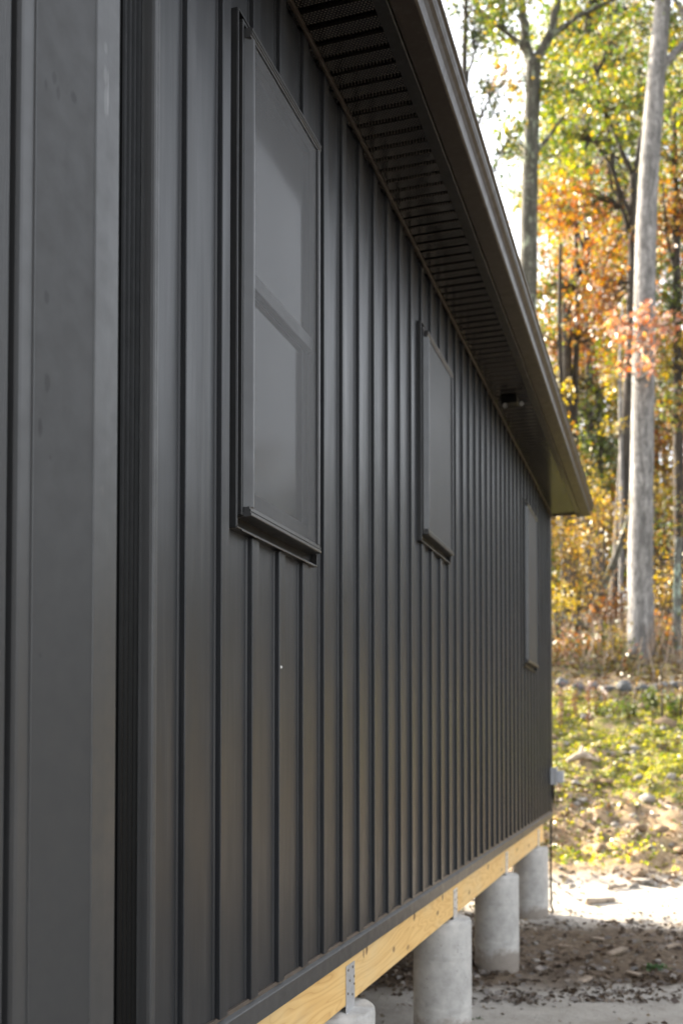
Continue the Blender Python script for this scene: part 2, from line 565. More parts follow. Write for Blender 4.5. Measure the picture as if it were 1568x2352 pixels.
# ------------------------------------------------------------------ palettes and leaves
PAL = {
    'yg': [(.3, .34, .03), (.46, .43, .05), (.14, .21, .03), (.2, .27, .03), (.5, .36, .05), (.1, .16, .03)],
    'yellow': [(.6, .42, .04), (.55, .36, .04), (.42, .36, .05), (.62, .47, .08)],
    'orange': [(.56, .24, .035), (.5, .17, .03), (.6, .33, .05), (.42, .13, .03), (.5, .36, .05)],
    'rust': [(.27, .10, .04), (.36, .17, .06), (.2, .09, .035), (.42, .24, .07)],
    'green': [(.07, .12, .02), (.13, .19, .03), (.2, .25, .03), (.1, .14, .03)],
    'golden': [(.45, .27, .06), (.52, .36, .07), (.36, .2, .06), (.55, .42, .08)],
    'pink': [(.8, .42, .28), (.8, .58, .46), (.75, .3, .16), (.8, .5, .26)],
    'dark': [(.035, .06, .025), (.06, .09, .03), (.09, .1, .03), (.16, .17, .03)],
    'mix': [(.34, .36, .035), (.5, .36, .05), (.12, .17, .03), (.36, .18, .05), (.2, .25, .03), (.48, .25, .05)],
}

TONE = .42
def leaf_geo(P, size, pal, jitter=.25, flat=0.0, g=rng):
    n = len(P)
    d = g.normal(size=(n, 3)); d[:, 2] *= (1 - flat) ; d /= np.linalg.norm(d, axis=1)[:, None] + 1e-9
    u = g.normal(size=(n, 3)); u -= (u * d).sum(1)[:, None] * d; u /= np.linalg.norm(u, axis=1)[:, None] + 1e-9
    w = np.cross(d, u)
    L = size * g.uniform(.6, 1.3, n)[:, None]
    a = P - d * 0; 
    V = np.empty((n, 4, 3))
    fold = w * L * .12
    V[:, 0] = P - d * L * .5
    V[:, 1] = P + u * L * .30 + fold
    V[:, 2] = P + d * L * .5
    V[:, 3] = P - u * L * .30 + fold
    pal = np.array(pal)
    c = pal[g.integers(0, len(pal), n)] * g.uniform(1 - jitter, 1 + jitter, n)[:, None] * TONE
    C = np.repeat(c, 4, axis=0)
    Fq = np.arange(n * 4).reshape(n, 4)
    return V.reshape(-1, 3), Fq, np.clip(C, 0, .8)

def blob_points(c, r, n, clumps, sig=.3, g=rng):
    c = np.array(c); r = np.array(r)
    q = g.normal(size=(clumps, 3)); q /= np.linalg.norm(q, axis=1)[:, None]
    q *= (g.random(clumps) ** .45)[:, None]
    cc = c + q * r
    idx = g.integers(0, clumps, n)
    s = sig * np.minimum(1.0, r.mean())
    return cc[idx] + g.normal(size=(n, 3)) * s * g.uniform(.6, 1.3, clumps)[idx][:, None], cc

def mpp(Z):
    return Z / FPX

def tree(name, label, cat, Z, path, widths, barkm, blobs, limbs=(), leaf=.19, twigs=True, group=None, sides=10):
    """path: surveyed trunk points; blobs: (px, py, rpx, depth offset, palette, leaves)"""
    P = [at(px, py, Z) for px, py in path]
    base = P[0].copy(); base[2] = float(ground_z(base[0], base[1]))
    if path[0][1] < 1690 and base[2] < P[0][2]:
        P = [np.array([base[0], base[1], base[2] - .15])] + P
        widths = [widths[0] * 1.15] + list(widths)
    else:
        P[0][2] = base[2] - .15
    root = empty(name, base, label, cat, group)
    off = np.array(base)
    mb = MB()
    # resample with slight wobble
    def smooth_path(pts, rad, k=5, wob=.25):
        o = []; rr = []
        n = len(pts)
        for i in range(n - 1):
            p0 = pts[max(i - 1, 0)]; p1 = pts[i]; p2 = pts[i + 1]; p3 = pts[min(i + 2, n - 1)]
            for j in range(k):
                t = j / k
                q = .5 * ((2 * p1) + (-p0 + p2) * t + (2 * p0 - 5 * p1 + 4 * p2 - p3) * t * t + (-p0 + 3 * p1 - 3 * p2 + p3) * t ** 3)
                r = rad[i] * (1 - t) + rad[i + 1] * t
                o.append(q + rng.normal(size=3) * r * wob * .4); rr.append(r * rng.uniform(.98, 1.02))
        o.append(pts[-1]); rr.append(rad[-1])
        return o, rr
    rad = [w * mpp(Z) * .5 for w in widths]
    pts, rr = smooth_path(P, rad, 6, .05)
    mb.tube([p - off for p in pts], rr, sides)
    ends = list(pts)
    for lp, lw in limbs:
        q = [at(a[0], a[1], Z + (a[2] if len(a) > 2 else 0)) for a in lp]
        r_ = [w * mpp(Z) * .5 for w in lw]
        lpnts, lr = smooth_path(q, r_, 5, .5)
        mb.tube([p - off for p in lpnts], lr, 7)
        ends += lpnts[2:]
    E_ = np.array(ends)
    VV = []; FF = []; CC = []; nv = 0
    for (px, py, rp, dz, pal, n) in blobs:
        c = at(px, py, Z + dz); r = rp * mpp(Z)
        pts_, cc = blob_points(c, (r, r, r), n, max(5, n // 40))
        v, f, cl = leaf_geo(pts_ - off, leaf, PAL[pal])
        VV.append(v); FF.append(f + nv); CC.append(cl); nv += len(v)
        if twigs:
            d = np.linalg.norm(E_ - c, axis=1) + np.maximum(0, E_[:, 2] - c[2]) * 1.5
            s0 = E_[int(d.argmin())]
            for t in cc[:: max(1, len(cc) // 7)]:
                mid = (s0 + t) / 2 + rng.normal(size=3) * .15 + np.array([0, 0, .12])
                w0 = .012 + .02 * min(1.5, r)
                mb.tube([s0 - off, mid - off, t - off], [w0, w0 * .7, w0 * .3], 5, False)
    mb.build('trunk', barkm, root, smooth=True)
    if VV:
        fast_mesh('crown', np.concatenate(VV), np.concatenate(FF), 'autumn_leaf', np.concatenate(CC), root)
    return root

# ================================================================== SETTING: ground
def build_ground():
    dd = np.concatenate([np.arange(-60, 0, 6), np.arange(0, 5, .25), np.arange(5, 12, .07), np.arange(12, 30, .14), np.arange(30, 60, 1.2), np.arange(60, 400, 20)])
    ll = np.concatenate([-np.arange(200, 20, -20), np.arange(-20, -3, 1.0), np.arange(-3, 12, .1), np.arange(12, 30, 1.0), np.arange(30, 220, 20)])
    A, B = np.meshgrid(ll, dd)
    X = CAM[0] + A * R3[0] + B * F0[0]; Y = CAM[1] + A * R3[1] + B * F0[1]
    Z = ground_z(X, Y)
    n, k = A.shape
    V = np.stack([X, Y, Z], -1).reshape(-1, 3)
    i = np.arange(n - 1)[:, None] * k + np.arange(k - 1)[None]
    Fq = np.stack([i, i + 1, i + k + 1, i + k], -1).reshape(-1, 4)
    o = fast_mesh('ground', V, Fq, 'ground_soil')
    me = o.data
    me.polygons.foreach_set('use_smooth', [True] * len(me.polygons))
    D = B + fbm(X * .9, Y * .9) * .9
    bank = smooth(10.7, 11.3, D) * (1 - smooth(15, 20, A))
    soil = smooth(6.5, 6.9, D) * (1 - smooth(8.6, 9.0, D))
    moss = smooth(14.6, 16.4, D) * (1 - smooth(22.0, 23.5, D)) + smooth(11.5, 11.8, D) * (1 - smooth(11.9, 12.3, D)) * .35
    moss = (moss + smooth(24, 26, D) * .5) * (1 - smooth(13, 17, A))
    for nm, a in (('bank', bank), ('soil', soil), ('moss', np.clip(moss, 0, 1)), ('low_bounce', smooth(4.5, 7.5, A + fbm(X * .5, Y * .5) * 1.5) * (1 - smooth(9.5, 11.5, D)))):
        at_ = me.attributes.new(nm, 'FLOAT', 'POINT')
        at_.data.foreach_set('value', a.astype(np.float32).ravel())
    tag(o, kind='structure')
build_ground()

# ================================================================== HOUSE
Z_LIP, Z_SOF = 0.862, 3.82
Y0, Y1 = -1.6, 10.05
house = empty('house', (0, 4, 0), 'low house in charcoal steel siding with dark eaves, raised on concrete piers', 'house')
house.location = (0, 0, 0)
SP = .2
WINS = [(2.412, 2.976, 2.168, 3.487), (4.495, 5.083, 2.53, 3.487), (8.05, 8.72, 2.195, 3.487)]
JW = .036

def batten(mb, y, z0, z1):
    # near side wall, rounded lip, top face, far side
    mb.sweep([(-.001, y), (.0125, y), (.0145, y + .002), (.0145, y + .046), (.0125, y + .048), (-.001, y + .048)], 2, z0, z1, cap=True)

sid = MB()
for a, b_ in ((1.956, Y1 - .09),):
    cuts = [a] + [2.1 + .2 * q - .009 for q in range(40) if 2.1 + .2 * q < b_ - .05] + [b_]
    for ya, yb in zip(cuts[:-1], cuts[1:]):
        e0, e1, e2, e3 = (random.uniform(-.0016, .0004) for _ in range(4))
        sid.quad((e0, ya, .874), (e1, yb, .874), (e2, yb, Z_SOF), (e3, ya, Z_SOF))
y = 2.1
while y < Y1 - .12:
    spans = [(.876, Z_SOF)]
    for (a, b_, z0, z1) in WINS:
        if y + .048 > a - JW and y < b_ + JW:
            spans = [(.876, z0 - JW - .004), (z1 + JW + .004, Z_SOF)]
    for z0, z1 in spans:
        batten(sid, y, z0, z1)
        sid.sweep([(-.001, y - .012), (.003, y - .010), (.003, y - .006), (-.001, y - .004)], 2, z0, z1, cap=True)
    y += SP
sid.sweep([(0, .874), (-.02, .874)], 1, 1.956, Y1 - .09)
sid.build('siding', 'siding_steel', house)

# ribbed inside corner post next to the siding
bkw = MB(); bkw.box(-.09, -.05, 1.0, 2.02, .6, Z_SOF); bkw.build('light_leak_blocker', 'black_plastic_and_shade', house)  # added black backing that blocks a light leak at the corner gap
cp = MB()
prof = [(-.04, 1.60), (-.03, 1.81), (-.009, 1.833)]
yy = 1.847
for k in range(4):
    for j in range(7):
        a = math.pi * j / 6
        prof.append((-.017 + .009 * math.sin(a), yy + .0205 * (k + (1 - math.cos(a)) / 2)))
cp.sweep(prof + [(-.009, 1.9305), (-.009, 1.932)], 2, .868, Z_SOF)
cp.build('ribbed_corner_post', 'black_plastic_and_shade', house)  # near-black colour stands in for shade in the inside corner
cq = MB()
pr = [(-.012, 1.929), (-.006, 1.9308), (.002, 1.9325), (.010, 1.9345), (.016, 1.937), (.0187, 1.9395), (.0192, 1.9415), (.0192, 1.9445), (.0176, 1.9455), (.0192, 1.9465), (.0192, 1.9488), (.0176, 1.9496), (.0192, 1.9504), (.0190, 1.956), (.015, 1.958), (.001, 1.9585)]
cq.sweep(pr, 2, .868, Z_SOF)
cq.build('corner_trim', 'trim_steel', house)

# wrapped post in front of it
wp = MB()
wp.sweep([(.04, 1.367), (.074, 1.367), (.0815, 1.370), (.0825, 1.376), (.083, 1.4035), (.0855, 1.4040), (.0866, 1.4060), (.0848, 1.4078), (.0830, 1.4085)], 2, .6, Z_SOF)
wp.build('bent_trim_edge', 'trim_steel', house)
wm = MB()
wm.sweep([(.0830, 1.4085), (.092, 1.48), (.1035, 1.5585), (.1015, 1.5605)], 2, .6, Z_SOF)
wm.build('post_face', 'trim_matte', house)
we = MB()
we.sweep([(.1015, 1.5570), (.1052, 1.5590), (.1060, 1.5605), (.1062, 1.60), (.1055, 1.6375), (.102, 1.642), (-.03, 1.642)], 2, .6, Z_SOF)
we.build('post_return', 'trim_steel', house)
# strip of embossed panel nearer the camera with its black joint
wl = MB()
wl.sweep([(.03, 1.362), (.03, 1.343), (.079, 1.343), (.084, 1.338), (.084, 1.12), (.07, 1.115), (.07, 1.10), (.084, 1.095), (.084, Y0)], 2, .6, Z_SOF)
wl.build('embossed_wall_panel', 'embossed_panel', house)
jt = MB()
jt.quad((.032, 1.335, .6), (.032, 1.372, .6), (.032, 1.372, Z_SOF), (.032, 1.335, Z_SOF))
jt.build('black_joint', 'black_plastic_and_shade', house)

# far corner trim
fc = MB()
fc.sweep([(0, Y1 - .095), (.018, Y1 - .095), (.02, Y1 - .092), (.02, Y1), (-.08, Y1 + .001), (-.08, Y1 - .01)], 2, .868, Z_SOF)
fc.build('corner_trim', 'siding_steel', house)

hm = MB()
hm.sweep([(-.001, .867), (.0075, .867), (.0075, .8785), (-.001, .8785)], 1, 2.0, Y1 - .1, close=True, cap=True)
hm.build('panel_hem', 'hem_bounce_tint', house)

# base flashing: sloped lip, face
bf = MB()
bf.sweep([(-.001, .872), (.017, .861), (.0195, .858), (.0195, .806), (.014, .802), (-.004, .804)], 1, 2.0, Y1 + .012)
bf.build('base_flashing', 'trim_steel', house)

# other walls (gable ends, rear), floor
ow = MB()
ow.quad((-.06, Y1 - .003, .8), (-7, Y1 - .003, .8), (-7, Y1 - .003, 3.95), (-3.5, Y1 - .003, 5.2), (-.06, Y1 - .003, 3.95))
ow.quad((.08, Y0, .6), (-7, Y0, .6), (-7, Y0, 3.95), (-3.5, Y0, 5.2), (.08, Y0, 3.95))
ow.quad((-7, Y0, .6), (-7, Y1 - .003, .8), (-7, Y1 - .003, 3.95), (-7, Y0, 3.95))
ow.build('outer_wall', 'siding_steel', house)
fl = MB()
fl.box(-6.98, -.13, Y0, Y1 - .02, .805, .86)
for k in range(16):
    yk = Y0 + .3 + k * .72
    fl.box(-6.9, -.135, yk, yk + .04, .70, .806)
fl.build('floor_frame', 'dark_wood_under', house)
bm_ = MB()
bm_.box(-.1245, -.0065, 1.7, 9.42, .630, .8035)
bm_.build('beam', 'pine_beam', house, bevel=.004)
bb = MB()
bb.box(-.134, -.03, 9.425, 9.47, .69, .803)
bb.build('joist_end', 'pine_beam', house, bevel=.003)
rb = MB()
rb.box(-.12, -.022, 9.95, 10.035, .80, .862)
rb.build('sill_plate', 'pine_beam', house)

# soffit with grooves
YS0, YS1 = Y0, 10.085
sf = MB()
pts = []
g0 = 2.894 - .076 * 60
k = 0
while True:
    a = g0 + .076 * k
    k += 1
    if a < YS0: continue
    if a > YS1 - .02: break
    pts += [(a - .0135, Z_SOF), (a - .011, Z_SOF + .008), (a - .010, Z_SOF + .019), (a + .010, Z_SOF + .019), (a + .011, Z_SOF + .008), (a + .0135, Z_SOF)]
pts = [(YS0, Z_SOF)] + pts + [(YS1, Z_SOF)]
n0 = len(sf.v)
for x in (0.001, .262):
    for (yy, zz) in pts:
        sf.v.append((x, yy, zz))
for i in range(len(pts) - 1):
    sf.f.append((i, i + 1, len(pts) + i + 1, len(pts) + i))
sf.build('soffit', 'soffit_metal', house)
# J channel where the soffit meets the wall, and the end trim
jc = MB()
jc.sweep([(.0155, Z_SOF - .006), (.019, Z_SOF - .018), (.030, Z_SOF - .018), (.031, Z_SOF - .003), (.0155, Z_SOF - .003)], 1, YS0, YS1, close=True, cap=True)
jc.build('soffit_channel', 'bronze_gutter', house, bevel=.0012)
je = MB()
je.box(.0, .30, YS1 - .012, YS1 + .006, Z_SOF - .013, Z_SOF + .03)
je.build('soffit_end_trim', 'bronze_gutter', house, bevel=.002)
# fascia: lower lip and upright
fa = MB()
YF1 = 10.25
fa.sweep([(.256, Z_SOF - .004), (.2985, Z_SOF - .008), (.3, Z_SOF - .006), (.3, Z_SOF + .13), (.285, Z_SOF + .13), (.285, Z_SOF + .012), (.256, Z_SOF + .012)], 1, Y0, YF1, close=True, cap=True)
fa.build('fascia', 'fascia_metal', house)
# K-style gutter
gu = MB()
zb = Z_SOF + .002
gp = [(.302, zb + .12), (.302, zb + .003), (.304, zb), (.378, zb), (.385, zb + .003), (.387, zb + .010), (.3875, zb + .026), (.391, zb + .038), (.400, zb + .052), (.410, zb + .062), (.416, zb + .074), (.4175, zb + .088), (.4255, zb + .094), (.4275, zb + .099), (.4255, zb + .105), (.416, zb + .106)]
gu.sweep(gp, 1, Y0 - .1, 10.25)
n0 = len(gu.v)
gu.v += [(p[0], 10.249, p[1]) for p in gp]; gu.f.append(tuple(range(n0, n0 + len(gp))))
gut = gu.build('gutter', 'bronze_gutter', house, smooth=False)
md = gut.modifiers.new('edge', 'BEVEL'); md.width = .0015; md.segments = 2; md.limit_method = 'ANGLE'; md.angle_limit = math.radians(25)
# roof
rf = MB()
for s in (1, -1):
    cx = -3.5
    x1 = .34 if s > 0 else -7.34
    rf.sweep([(x1, 3.955), (cx, 5.42), (cx, 5.36), (x1 - .02 * s, 3.90)], 1, Y0 - .1, 10.27, close=True, cap=True)
    for k in range(30):
        yk = Y0 + .05 + k * .4
        if yk > 10.2: break
        rf.sweep([(x1, 3.957), (cx, 5.422), (cx, 5.447), (x1, 3.982)], 1, yk, yk + .025, close=True, cap=True)
rf.build('roof', 'roof_metal', house)

# windows
def ring(mb, x0, x1, y0, y1, z0, z1, t, tb=None, tt=None):
    tb = t if tb is None else tb; tt = t if tt is None else tt
    mb.box(x0, x1, y0, y0 + t, z0 + tb, z1 - tt)
    mb.box(x0, x1, y1 - t, y1, z0 + tb, z1 - tt)
    mb.box(x0, x1, y0, y1, z0, z0 + tb)
    mb.box(x0, x1, y0, y1, z1 - tt, z1)

def window(y0, y1, z0, z1, label, smat='dim_screen'):
    t = MB()
    # J channel round the opening: back flange and a lip standing off the frame
    ring(t, -.002, .020, y0 - JW, y1 + JW, z0 - JW, z1 + JW, .0035)
    ring(t, .017, .0225, y0 - JW + .001, y1 + JW - .001, z0 - JW + .001, z1 + JW - .001, .004)
    ring(t, -.002, .027, y0 - .016, y1 + .016, z0 + .002, z1 + .016, .009)
    w = t.build('window', 'window_plastic', house, bevel=.0012)
    if label: w['label'] = label
    bk = MB()
    bk.box(-.002, .004, y0 - JW + .004, y1 + JW - .004, z0 - JW + .004, z1 + JW - .004)
    bk.build('channel_recess', 'black_plastic_and_shade', w)
    f = MB()
    for (ya, sg) in ((y0, 1), (y1, -1)):
        pf = [(.004, ya), (.024, ya), (.0455, ya + .011 * sg), (.048, ya + .0135 * sg), (.048, ya + .019 * sg), (.0445, ya + .021 * sg), (.0445, ya + .026 * sg), (.004, ya + .026 * sg)]
        f.sweep(pf, 2, z0 + .026, z1 - .026, close=True, cap=True)
    for (za, sg) in ((z0, 1), (z1, -1)):
        pf = [(.004, za), (.040, za), (.0470, za + .002 * sg), (.0475, za + .004 * sg), (.0475, za + .009 * sg), (.0445, za + .010 * sg), (.0445, za + .013 * sg), (.0465, za + .014 * sg), (.0465, za + .018 * sg), (.0425, za + .020 * sg), (.0425, za + .026 * sg), (.004, za + .026 * sg)]
        f.sweep(pf, 1, y0, y1, close=True, cap=True)
    f.build('frame', 'frame_plastic', w)
    sl_ = MB()
    sl_.box(.0225, .027, y0 - .012, y1 + .004, z0 - JW - .004, z0 - JW + .0005)
    sl_.build('sill', 'window_plastic', w, bevel=.0012)
    zm = (z0 + z1) / 2
    g = MB()
    g.box(.012, .016, y0 + .026, y1 - .026, zm, z1 - .026)
    g.build('upper_pane', 'window_glass', w)
    r = MB()
    r.box(.010, .030, y0 + .026, y1 - .026, zm - .022, zm + .020)
    r.build('meeting_rail', 'window_plastic', w, bevel=.003)
    lo = MB()
    ring(lo, .0045, .013, y0 + .026, y1 - .026, z0 + .026, zm - .022, .045, .06, .004)
    lo.build('lower_sash', 'window_plastic', w, bevel=.003)
    lg = MB()
    lg.box(.0045, .0075, y0 + .07, y1 - .07, z0 + .085, zm - .026)
    lg.build('lower_pane', 'window_glass', w)
    sc = MB()
    sc.quad((.0385, y0 + .025, z0 + .025), (.0385, y1 - .025, z0 + .025), (.0385, y1 - .025, z1 - .025), (.0385, y0 + .025, z1 - .025))
    sc.build('insect_screen', smat, w)
window(*WINS[0], 'tall screened window nearest the wrapped corner post', 'insect_screen')
window(*WINS[1], 'shorter screened window in the middle of the wall')
window(*WINS[2], 'narrow-looking far window beside the end corner')

# ------------------------------------------------------------------ piers with brackets
PIERS = [(3.40, .605, 'concrete pier cut off by the bottom edge, only its top showing under the bracket'),
         (5.29, .605, 'large round concrete pier in the middle, second from the near end of the beam'),
         (7.13, .605, 'shaded concrete pier between the large middle pier and the sunlit end pier'),
         (9.02, .605, 'sunlit concrete pier at the far end of the house beside the black cable')]
for (py, zt, lab) in PIERS:
    e = empty('concrete_pier', (-.082, py + .07, 0), lab, 'pier', 'concrete piers under the house')
    mb = MB()
    n = 40; r = .158
    levels = [(-.4, r), (-.1, r), (.1, r * 1.002), (.3, r), (.45, r * .998), (zt - .02, r), (zt - .006, r * .985), (zt, r * .95)]
    for (z, rr) in levels:
        for k in range(n):
            a = 2 * math.pi * k / n
            q = rr * (1 + .006 * math.sin(3 * a + py * 7) + .003 * random.uniform(-1, 1))
            mb.v.append((q * math.cos(a), q * math.sin(a), z + (.006 * random.uniform(-1, 1) if z > .5 else 0)))
    for i in range(len(levels) - 1):
        for k in range(n):
            k2 = (k + 1) % n
            mb.f.append((i * n + k, i * n + k2, (i + 1) * n + k2, (i + 1) * n + k))
    top0 = (len(levels) - 1) * n
    mb.v.append((0, 0, zt + .004)); c = len(mb.v) - 1
    for k in range(n):
        mb.f.append((top0 + k, top0 + (k + 1) % n, c))
    mb.build('column', 'pier_concrete', e, smooth=True)
    br = MB()
    x0 = .0765
    br.box(x0, x0 + .003, -.075, .025, zt - .005, zt + .166)
    br.box(-.0435 - .003, -.0435, -.075, .025, zt - .005, zt + .166)
    br.box(-.0435, x0, -.075, .025, zt + .0215, zt + .0245)
    b_ = br.build('bracket', 'galvanised', e, bevel=.0008)
    for (dy, dz) in ((-.005, .148), (.047, .150), (.012, .108), (.065, .112), (.066, .085), (-.008, .066), (.044, .052)):
        nb = MB()
        nb.tube([(x0 + .002, -.05 + dy, zt + dz), (x0 + .005, -.05 + dy, zt + dz)], [.0055, .0048], 8)
        nb.build('nail', 'nail_steel', b_)

# ------------------------------------------------------------------ small fittings on the house
eb = empty('outlet_box', (.02, 9.90, 1.135), 'small grey outdoor outlet box with bubble cover at the far wall corner', 'outlet box')
mb = MB(); mb.box(-.001, .05, -.075, .055, 0, .165); mb.box(.05, .057, -.082, .062, -.008, .173)
mb.build('box', 'grey_plastic', eb, bevel=.004)
mb = MB(); mb.box(.057, .125, -.05, .055, .018, .135)
mb.build('bubble_cover', 'clear_cover', eb, bevel=.012)
cb = MB()
pp = [(.035, 9.965, 1.14), (.03, 10.0, 1.02), (.012, 10.07, .92), (.0, 10.075, .80), (.004, 9.98, .64), (.016, 9.86, .46), (.026, 9.74, .3), (.045, 9.62, .15), (.055, 9.5, .03), (.09, 9.36, -.02), (.02, 9.28, -.03)]
pp = [Vector(p) for p in pp]
o = []
for i in range(len(pp) - 1):
    for j in range(6):
        t = j / 6; q = pp[i].lerp(pp[i + 1], t)
        o.append(q + Vector((random.gauss(0, .0015), random.gauss(0, .002), 0)))
o.append(pp[-1])
cb.tube(o, [.011] * len(o), 8)
tag(cb.build('cable', 'cable_rubber', None, smooth=True), 'black cable hanging from the outlet box down to the ground', 'cable')

fd = empty('floodlight', (.14, 6.5, Z_SOF), 'black twin floodlight under the eave near the far window', 'floodlight')
mb = MB(); mb.box(-.06, .045, -.05, .05, -.05, -.001)
mb.build('mounting_box', 'black_plastic_and_shade', fd, bevel=.006)
for dx in (-.045, .062):
    mb = MB()
    mb.tube([(dx, 0, -.045), (dx, .0, -.06)], [.008, .008], 8)
    mb.tube([(dx, .0, -.055), (dx + .01, -.03, -.062), (dx + .014, -.06, -.07)], [.011, .017, .019], 14)
    h = mb.build('lamp_head', 'black_plastic_and_shade', fd)
    mb = MB(); mb.tube([(dx + .014, -.0605, -.0701), (dx + .0145, -.063, -.0705)], [.016, .015], 14)
    mb.build('lens', 'lens_glass', h)

# ================================================================== GROUND COVER (stuff)
def scatter(n, d0, d1, l0, l1, dens=None):
    d = rng.uniform(d0, d1, n); l = rng.uniform(l0, l1, n) * (d / d1 * .6 + .4)
    X = CAM[0] + l * R3[0] + d * F0[0]; Y = CAM[1] + l * R3[1] + d * F0[1]
    if dens is not None:
        k = rng.random(n) < dens(X, Y, d)
        X, Y, d = X[k], Y[k], d[k]
    return X, Y, ground_z(X, Y), d

def litter():
    PALL = [(.34, .24, .15), (.44, .34, .22), (.22, .14, .085), (.5, .42, .3), (.3, .17, .08), (.14, .09, .06), (.55, .48, .38)]
    A = []
    X, Y, Z, d = scatter(70000, 10.8, 24, -1, 10, lambda x, y, d: np.clip(.45 + 1.4 * fbm(x * .8, y * .8), .05, 1) * np.where(d < 15.5, 1, .35) + .5 * (d > 21.5))
    A.append((np.stack([X, Y, Z + .018], 1), .075, PALL + [(.6, .5, .42), (.5, .33, .2)]))
    X, Y, Z, d = scatter(16000, 6.3, 9.2, -1.5, 5, lambda x, y, d: np.clip(.35 + 2.2 * fbm(x * 1.3, y * 1.3), .02, 1))
    A.append((np.stack([X, Y, Z + .006], 1), .042, [(.2, .14, .1), (.3, .22, .15), (.15, .1, .07), (.42, .34, .26)]))
    X, Y, Z, d = scatter(5200, 6.2, 8.9, -1.5, 5, lambda x, y, d: np.clip(.4 + 2.0 * fbm(x * 1.1 + 3, y * 1.1), .03, 1))
    A.append((np.stack([X, Y, Z + .012], 1), .06, [(.24, .18, .14), (.32, .26, .21), (.18, .135, .1), (.42, .35, .29), (.15, .105, .08)]))
    X, Y, Z, d = scatter(3500, 4.5, 11.2, -1.5, 5, lambda x, y, d: np.clip(.25 + 1.8 * fbm(x * .9, y * .9), .02, 1))
    A.append((np.stack([X, Y, Z + .008], 1), .04, PALL))
    X, Y, Z, d = scatter(5000, 8.9, 11.3, -1.5, 7, lambda x, y, d: np.clip(.2 + 2.0 * fbm(x * 1.1, y * 1.1) + .5 * (d > 10.5), .03, 1))
    A.append((np.stack([X, Y, Z + .007], 1), .05, [(.22, .16, .11), (.34, .26, .18), (.14, .1, .07), (.3, .3, .08)]))
    X, Y, Z, d = scatter(16000, 24, 36, 0, 16)
    A.append((np.stack([X, Y, Z + .04], 1), .16, PAL['golden'] + PALL))
    VV = []; FF = []; CC = []; nv = 0
    for P, s, p in A:
        v, f, c = leaf_geo(P, s, p, .3, .75)
        VV.append(v); FF.append(f + nv); CC.append(c); nv += len(v)
    o = fast_mesh('leaf_litter', np.concatenate(VV), np.concatenate(FF), 'ground_leaf', np.concatenate(CC))
    tag(o, 'dry brown leaves and bark scraps lying over the slope and soil', 'leaf litter', kind='stuff')
litter()

def moss():
    def dens(x, y, d):
        band = 1.25 * smooth(13.6, 15.8, d) * (1 - smooth(20.8, 22.8, d)) + .35 * smooth(11.3, 11.7, d) * (1 - smooth(12.0, 12.6, d)) + .09 + .25 * smooth(24, 26, d)
        return np.clip(band * (1.05 + 2.6 * fbm(x * .7 + 5, y * .7)), 0, 1)
    X, Y, Z, d = scatter(150000, 11.2, 26, -1, 11, dens)
    n = len(X)
    P = np.stack([X, Y, Z + .015], 1)
    v, f, c = leaf_geo(P, .06, [(.55, .58, .05), (.72, .68, .07), (.32, .42, .05), (.8, .74, .1), (.2, .3, .04), (.8, .72, .16)], .25, .1)
    o = fast_mesh('moss', v, f, 'autumn_leaf', c)
    tag(o, 'bright yellow-green moss and low weeds over the sunlit bank', 'moss', kind='stuff')
moss()

def ico(sub=2):
    bm = bmesh.new(); bmesh.ops.create_icosphere(bm, subdivisions=sub, radius=1)
    V = np.array([v.co[:] for v in bm.verts]); Fq = np.array([[v.index for v in f.verts] for f in bm.faces]); bm.free()
    return V, Fq
ICO1 = ico(1); ICO2 = ico(3)

def pebbles():
    X, Y, Z, d = scatter(3600, 6.0, 24, -1, 9, lambda x, y, d: np.where(d < 9.5, .5, np.clip(.6 + 1.3 * fbm(x, y), .1, 1)))
    V0, F0_ = ICO1
    VV = []; FF = []
    for i in range(len(X)):
        s = rng.lognormal(-3.75, .5) * (1.1 if d[i] > 10.5 else .5)
        sc = s * np.array([rng.uniform(.8, 1.4), rng.uniform(.8, 1.4), rng.uniform(.4, .8)])
        v = V0 * (1 + rng.normal(size=(len(V0), 1)) * .12) * sc
        a = rng.uniform(0, 6.28); c, s_ = math.cos(a), math.sin(a)
        v = v @ np.array([[c, s_, 0], [-s_, c, 0], [0, 0, 1]]) + np.array([X[i], Y[i], Z[i] + sc[2] * .3])
        VV.append(v); FF.append(F0_ + i * len(V0))
    o = fast_mesh('gravel', np.concatenate(VV), np.concatenate(FF), 'rock')
    tag(o, 'loose pale pebbles scattered over the bank and soil', 'gravel', kind='stuff')
pebbles()

def clods():
    X, Y, Z, d = scatter(2600, 11.0, 22, -1, 9, lambda x, y, d: np.clip(.4 + 1.6 * fbm(x * .9 + 8, y * .9), .04, 1) * np.where(d < 16, 1, .3))
    V0, F0_ = ICO1
    VV = []; FF = []
    for i in range(len(X)):
        s = rng.lognormal(-3.05, .5)
        sc = s * np.array([rng.uniform(.8, 1.5), rng.uniform(.8, 1.4), rng.uniform(.5, .9)])
        v = V0 * (1 + rng.normal(size=(len(V0), 1)) * .2) * sc
        VV.append(v + np.array([X[i], Y[i], Z[i] + sc[2] * .15])); FF.append(F0_ + i * len(V0))
    o = fast_mesh('dirt_clods', np.concatenate(VV), np.concatenate(FF), 'dirt_clod')
    tag(o, 'rough brown clods of turned earth all over the bank', 'earth', kind='stuff')
clods()

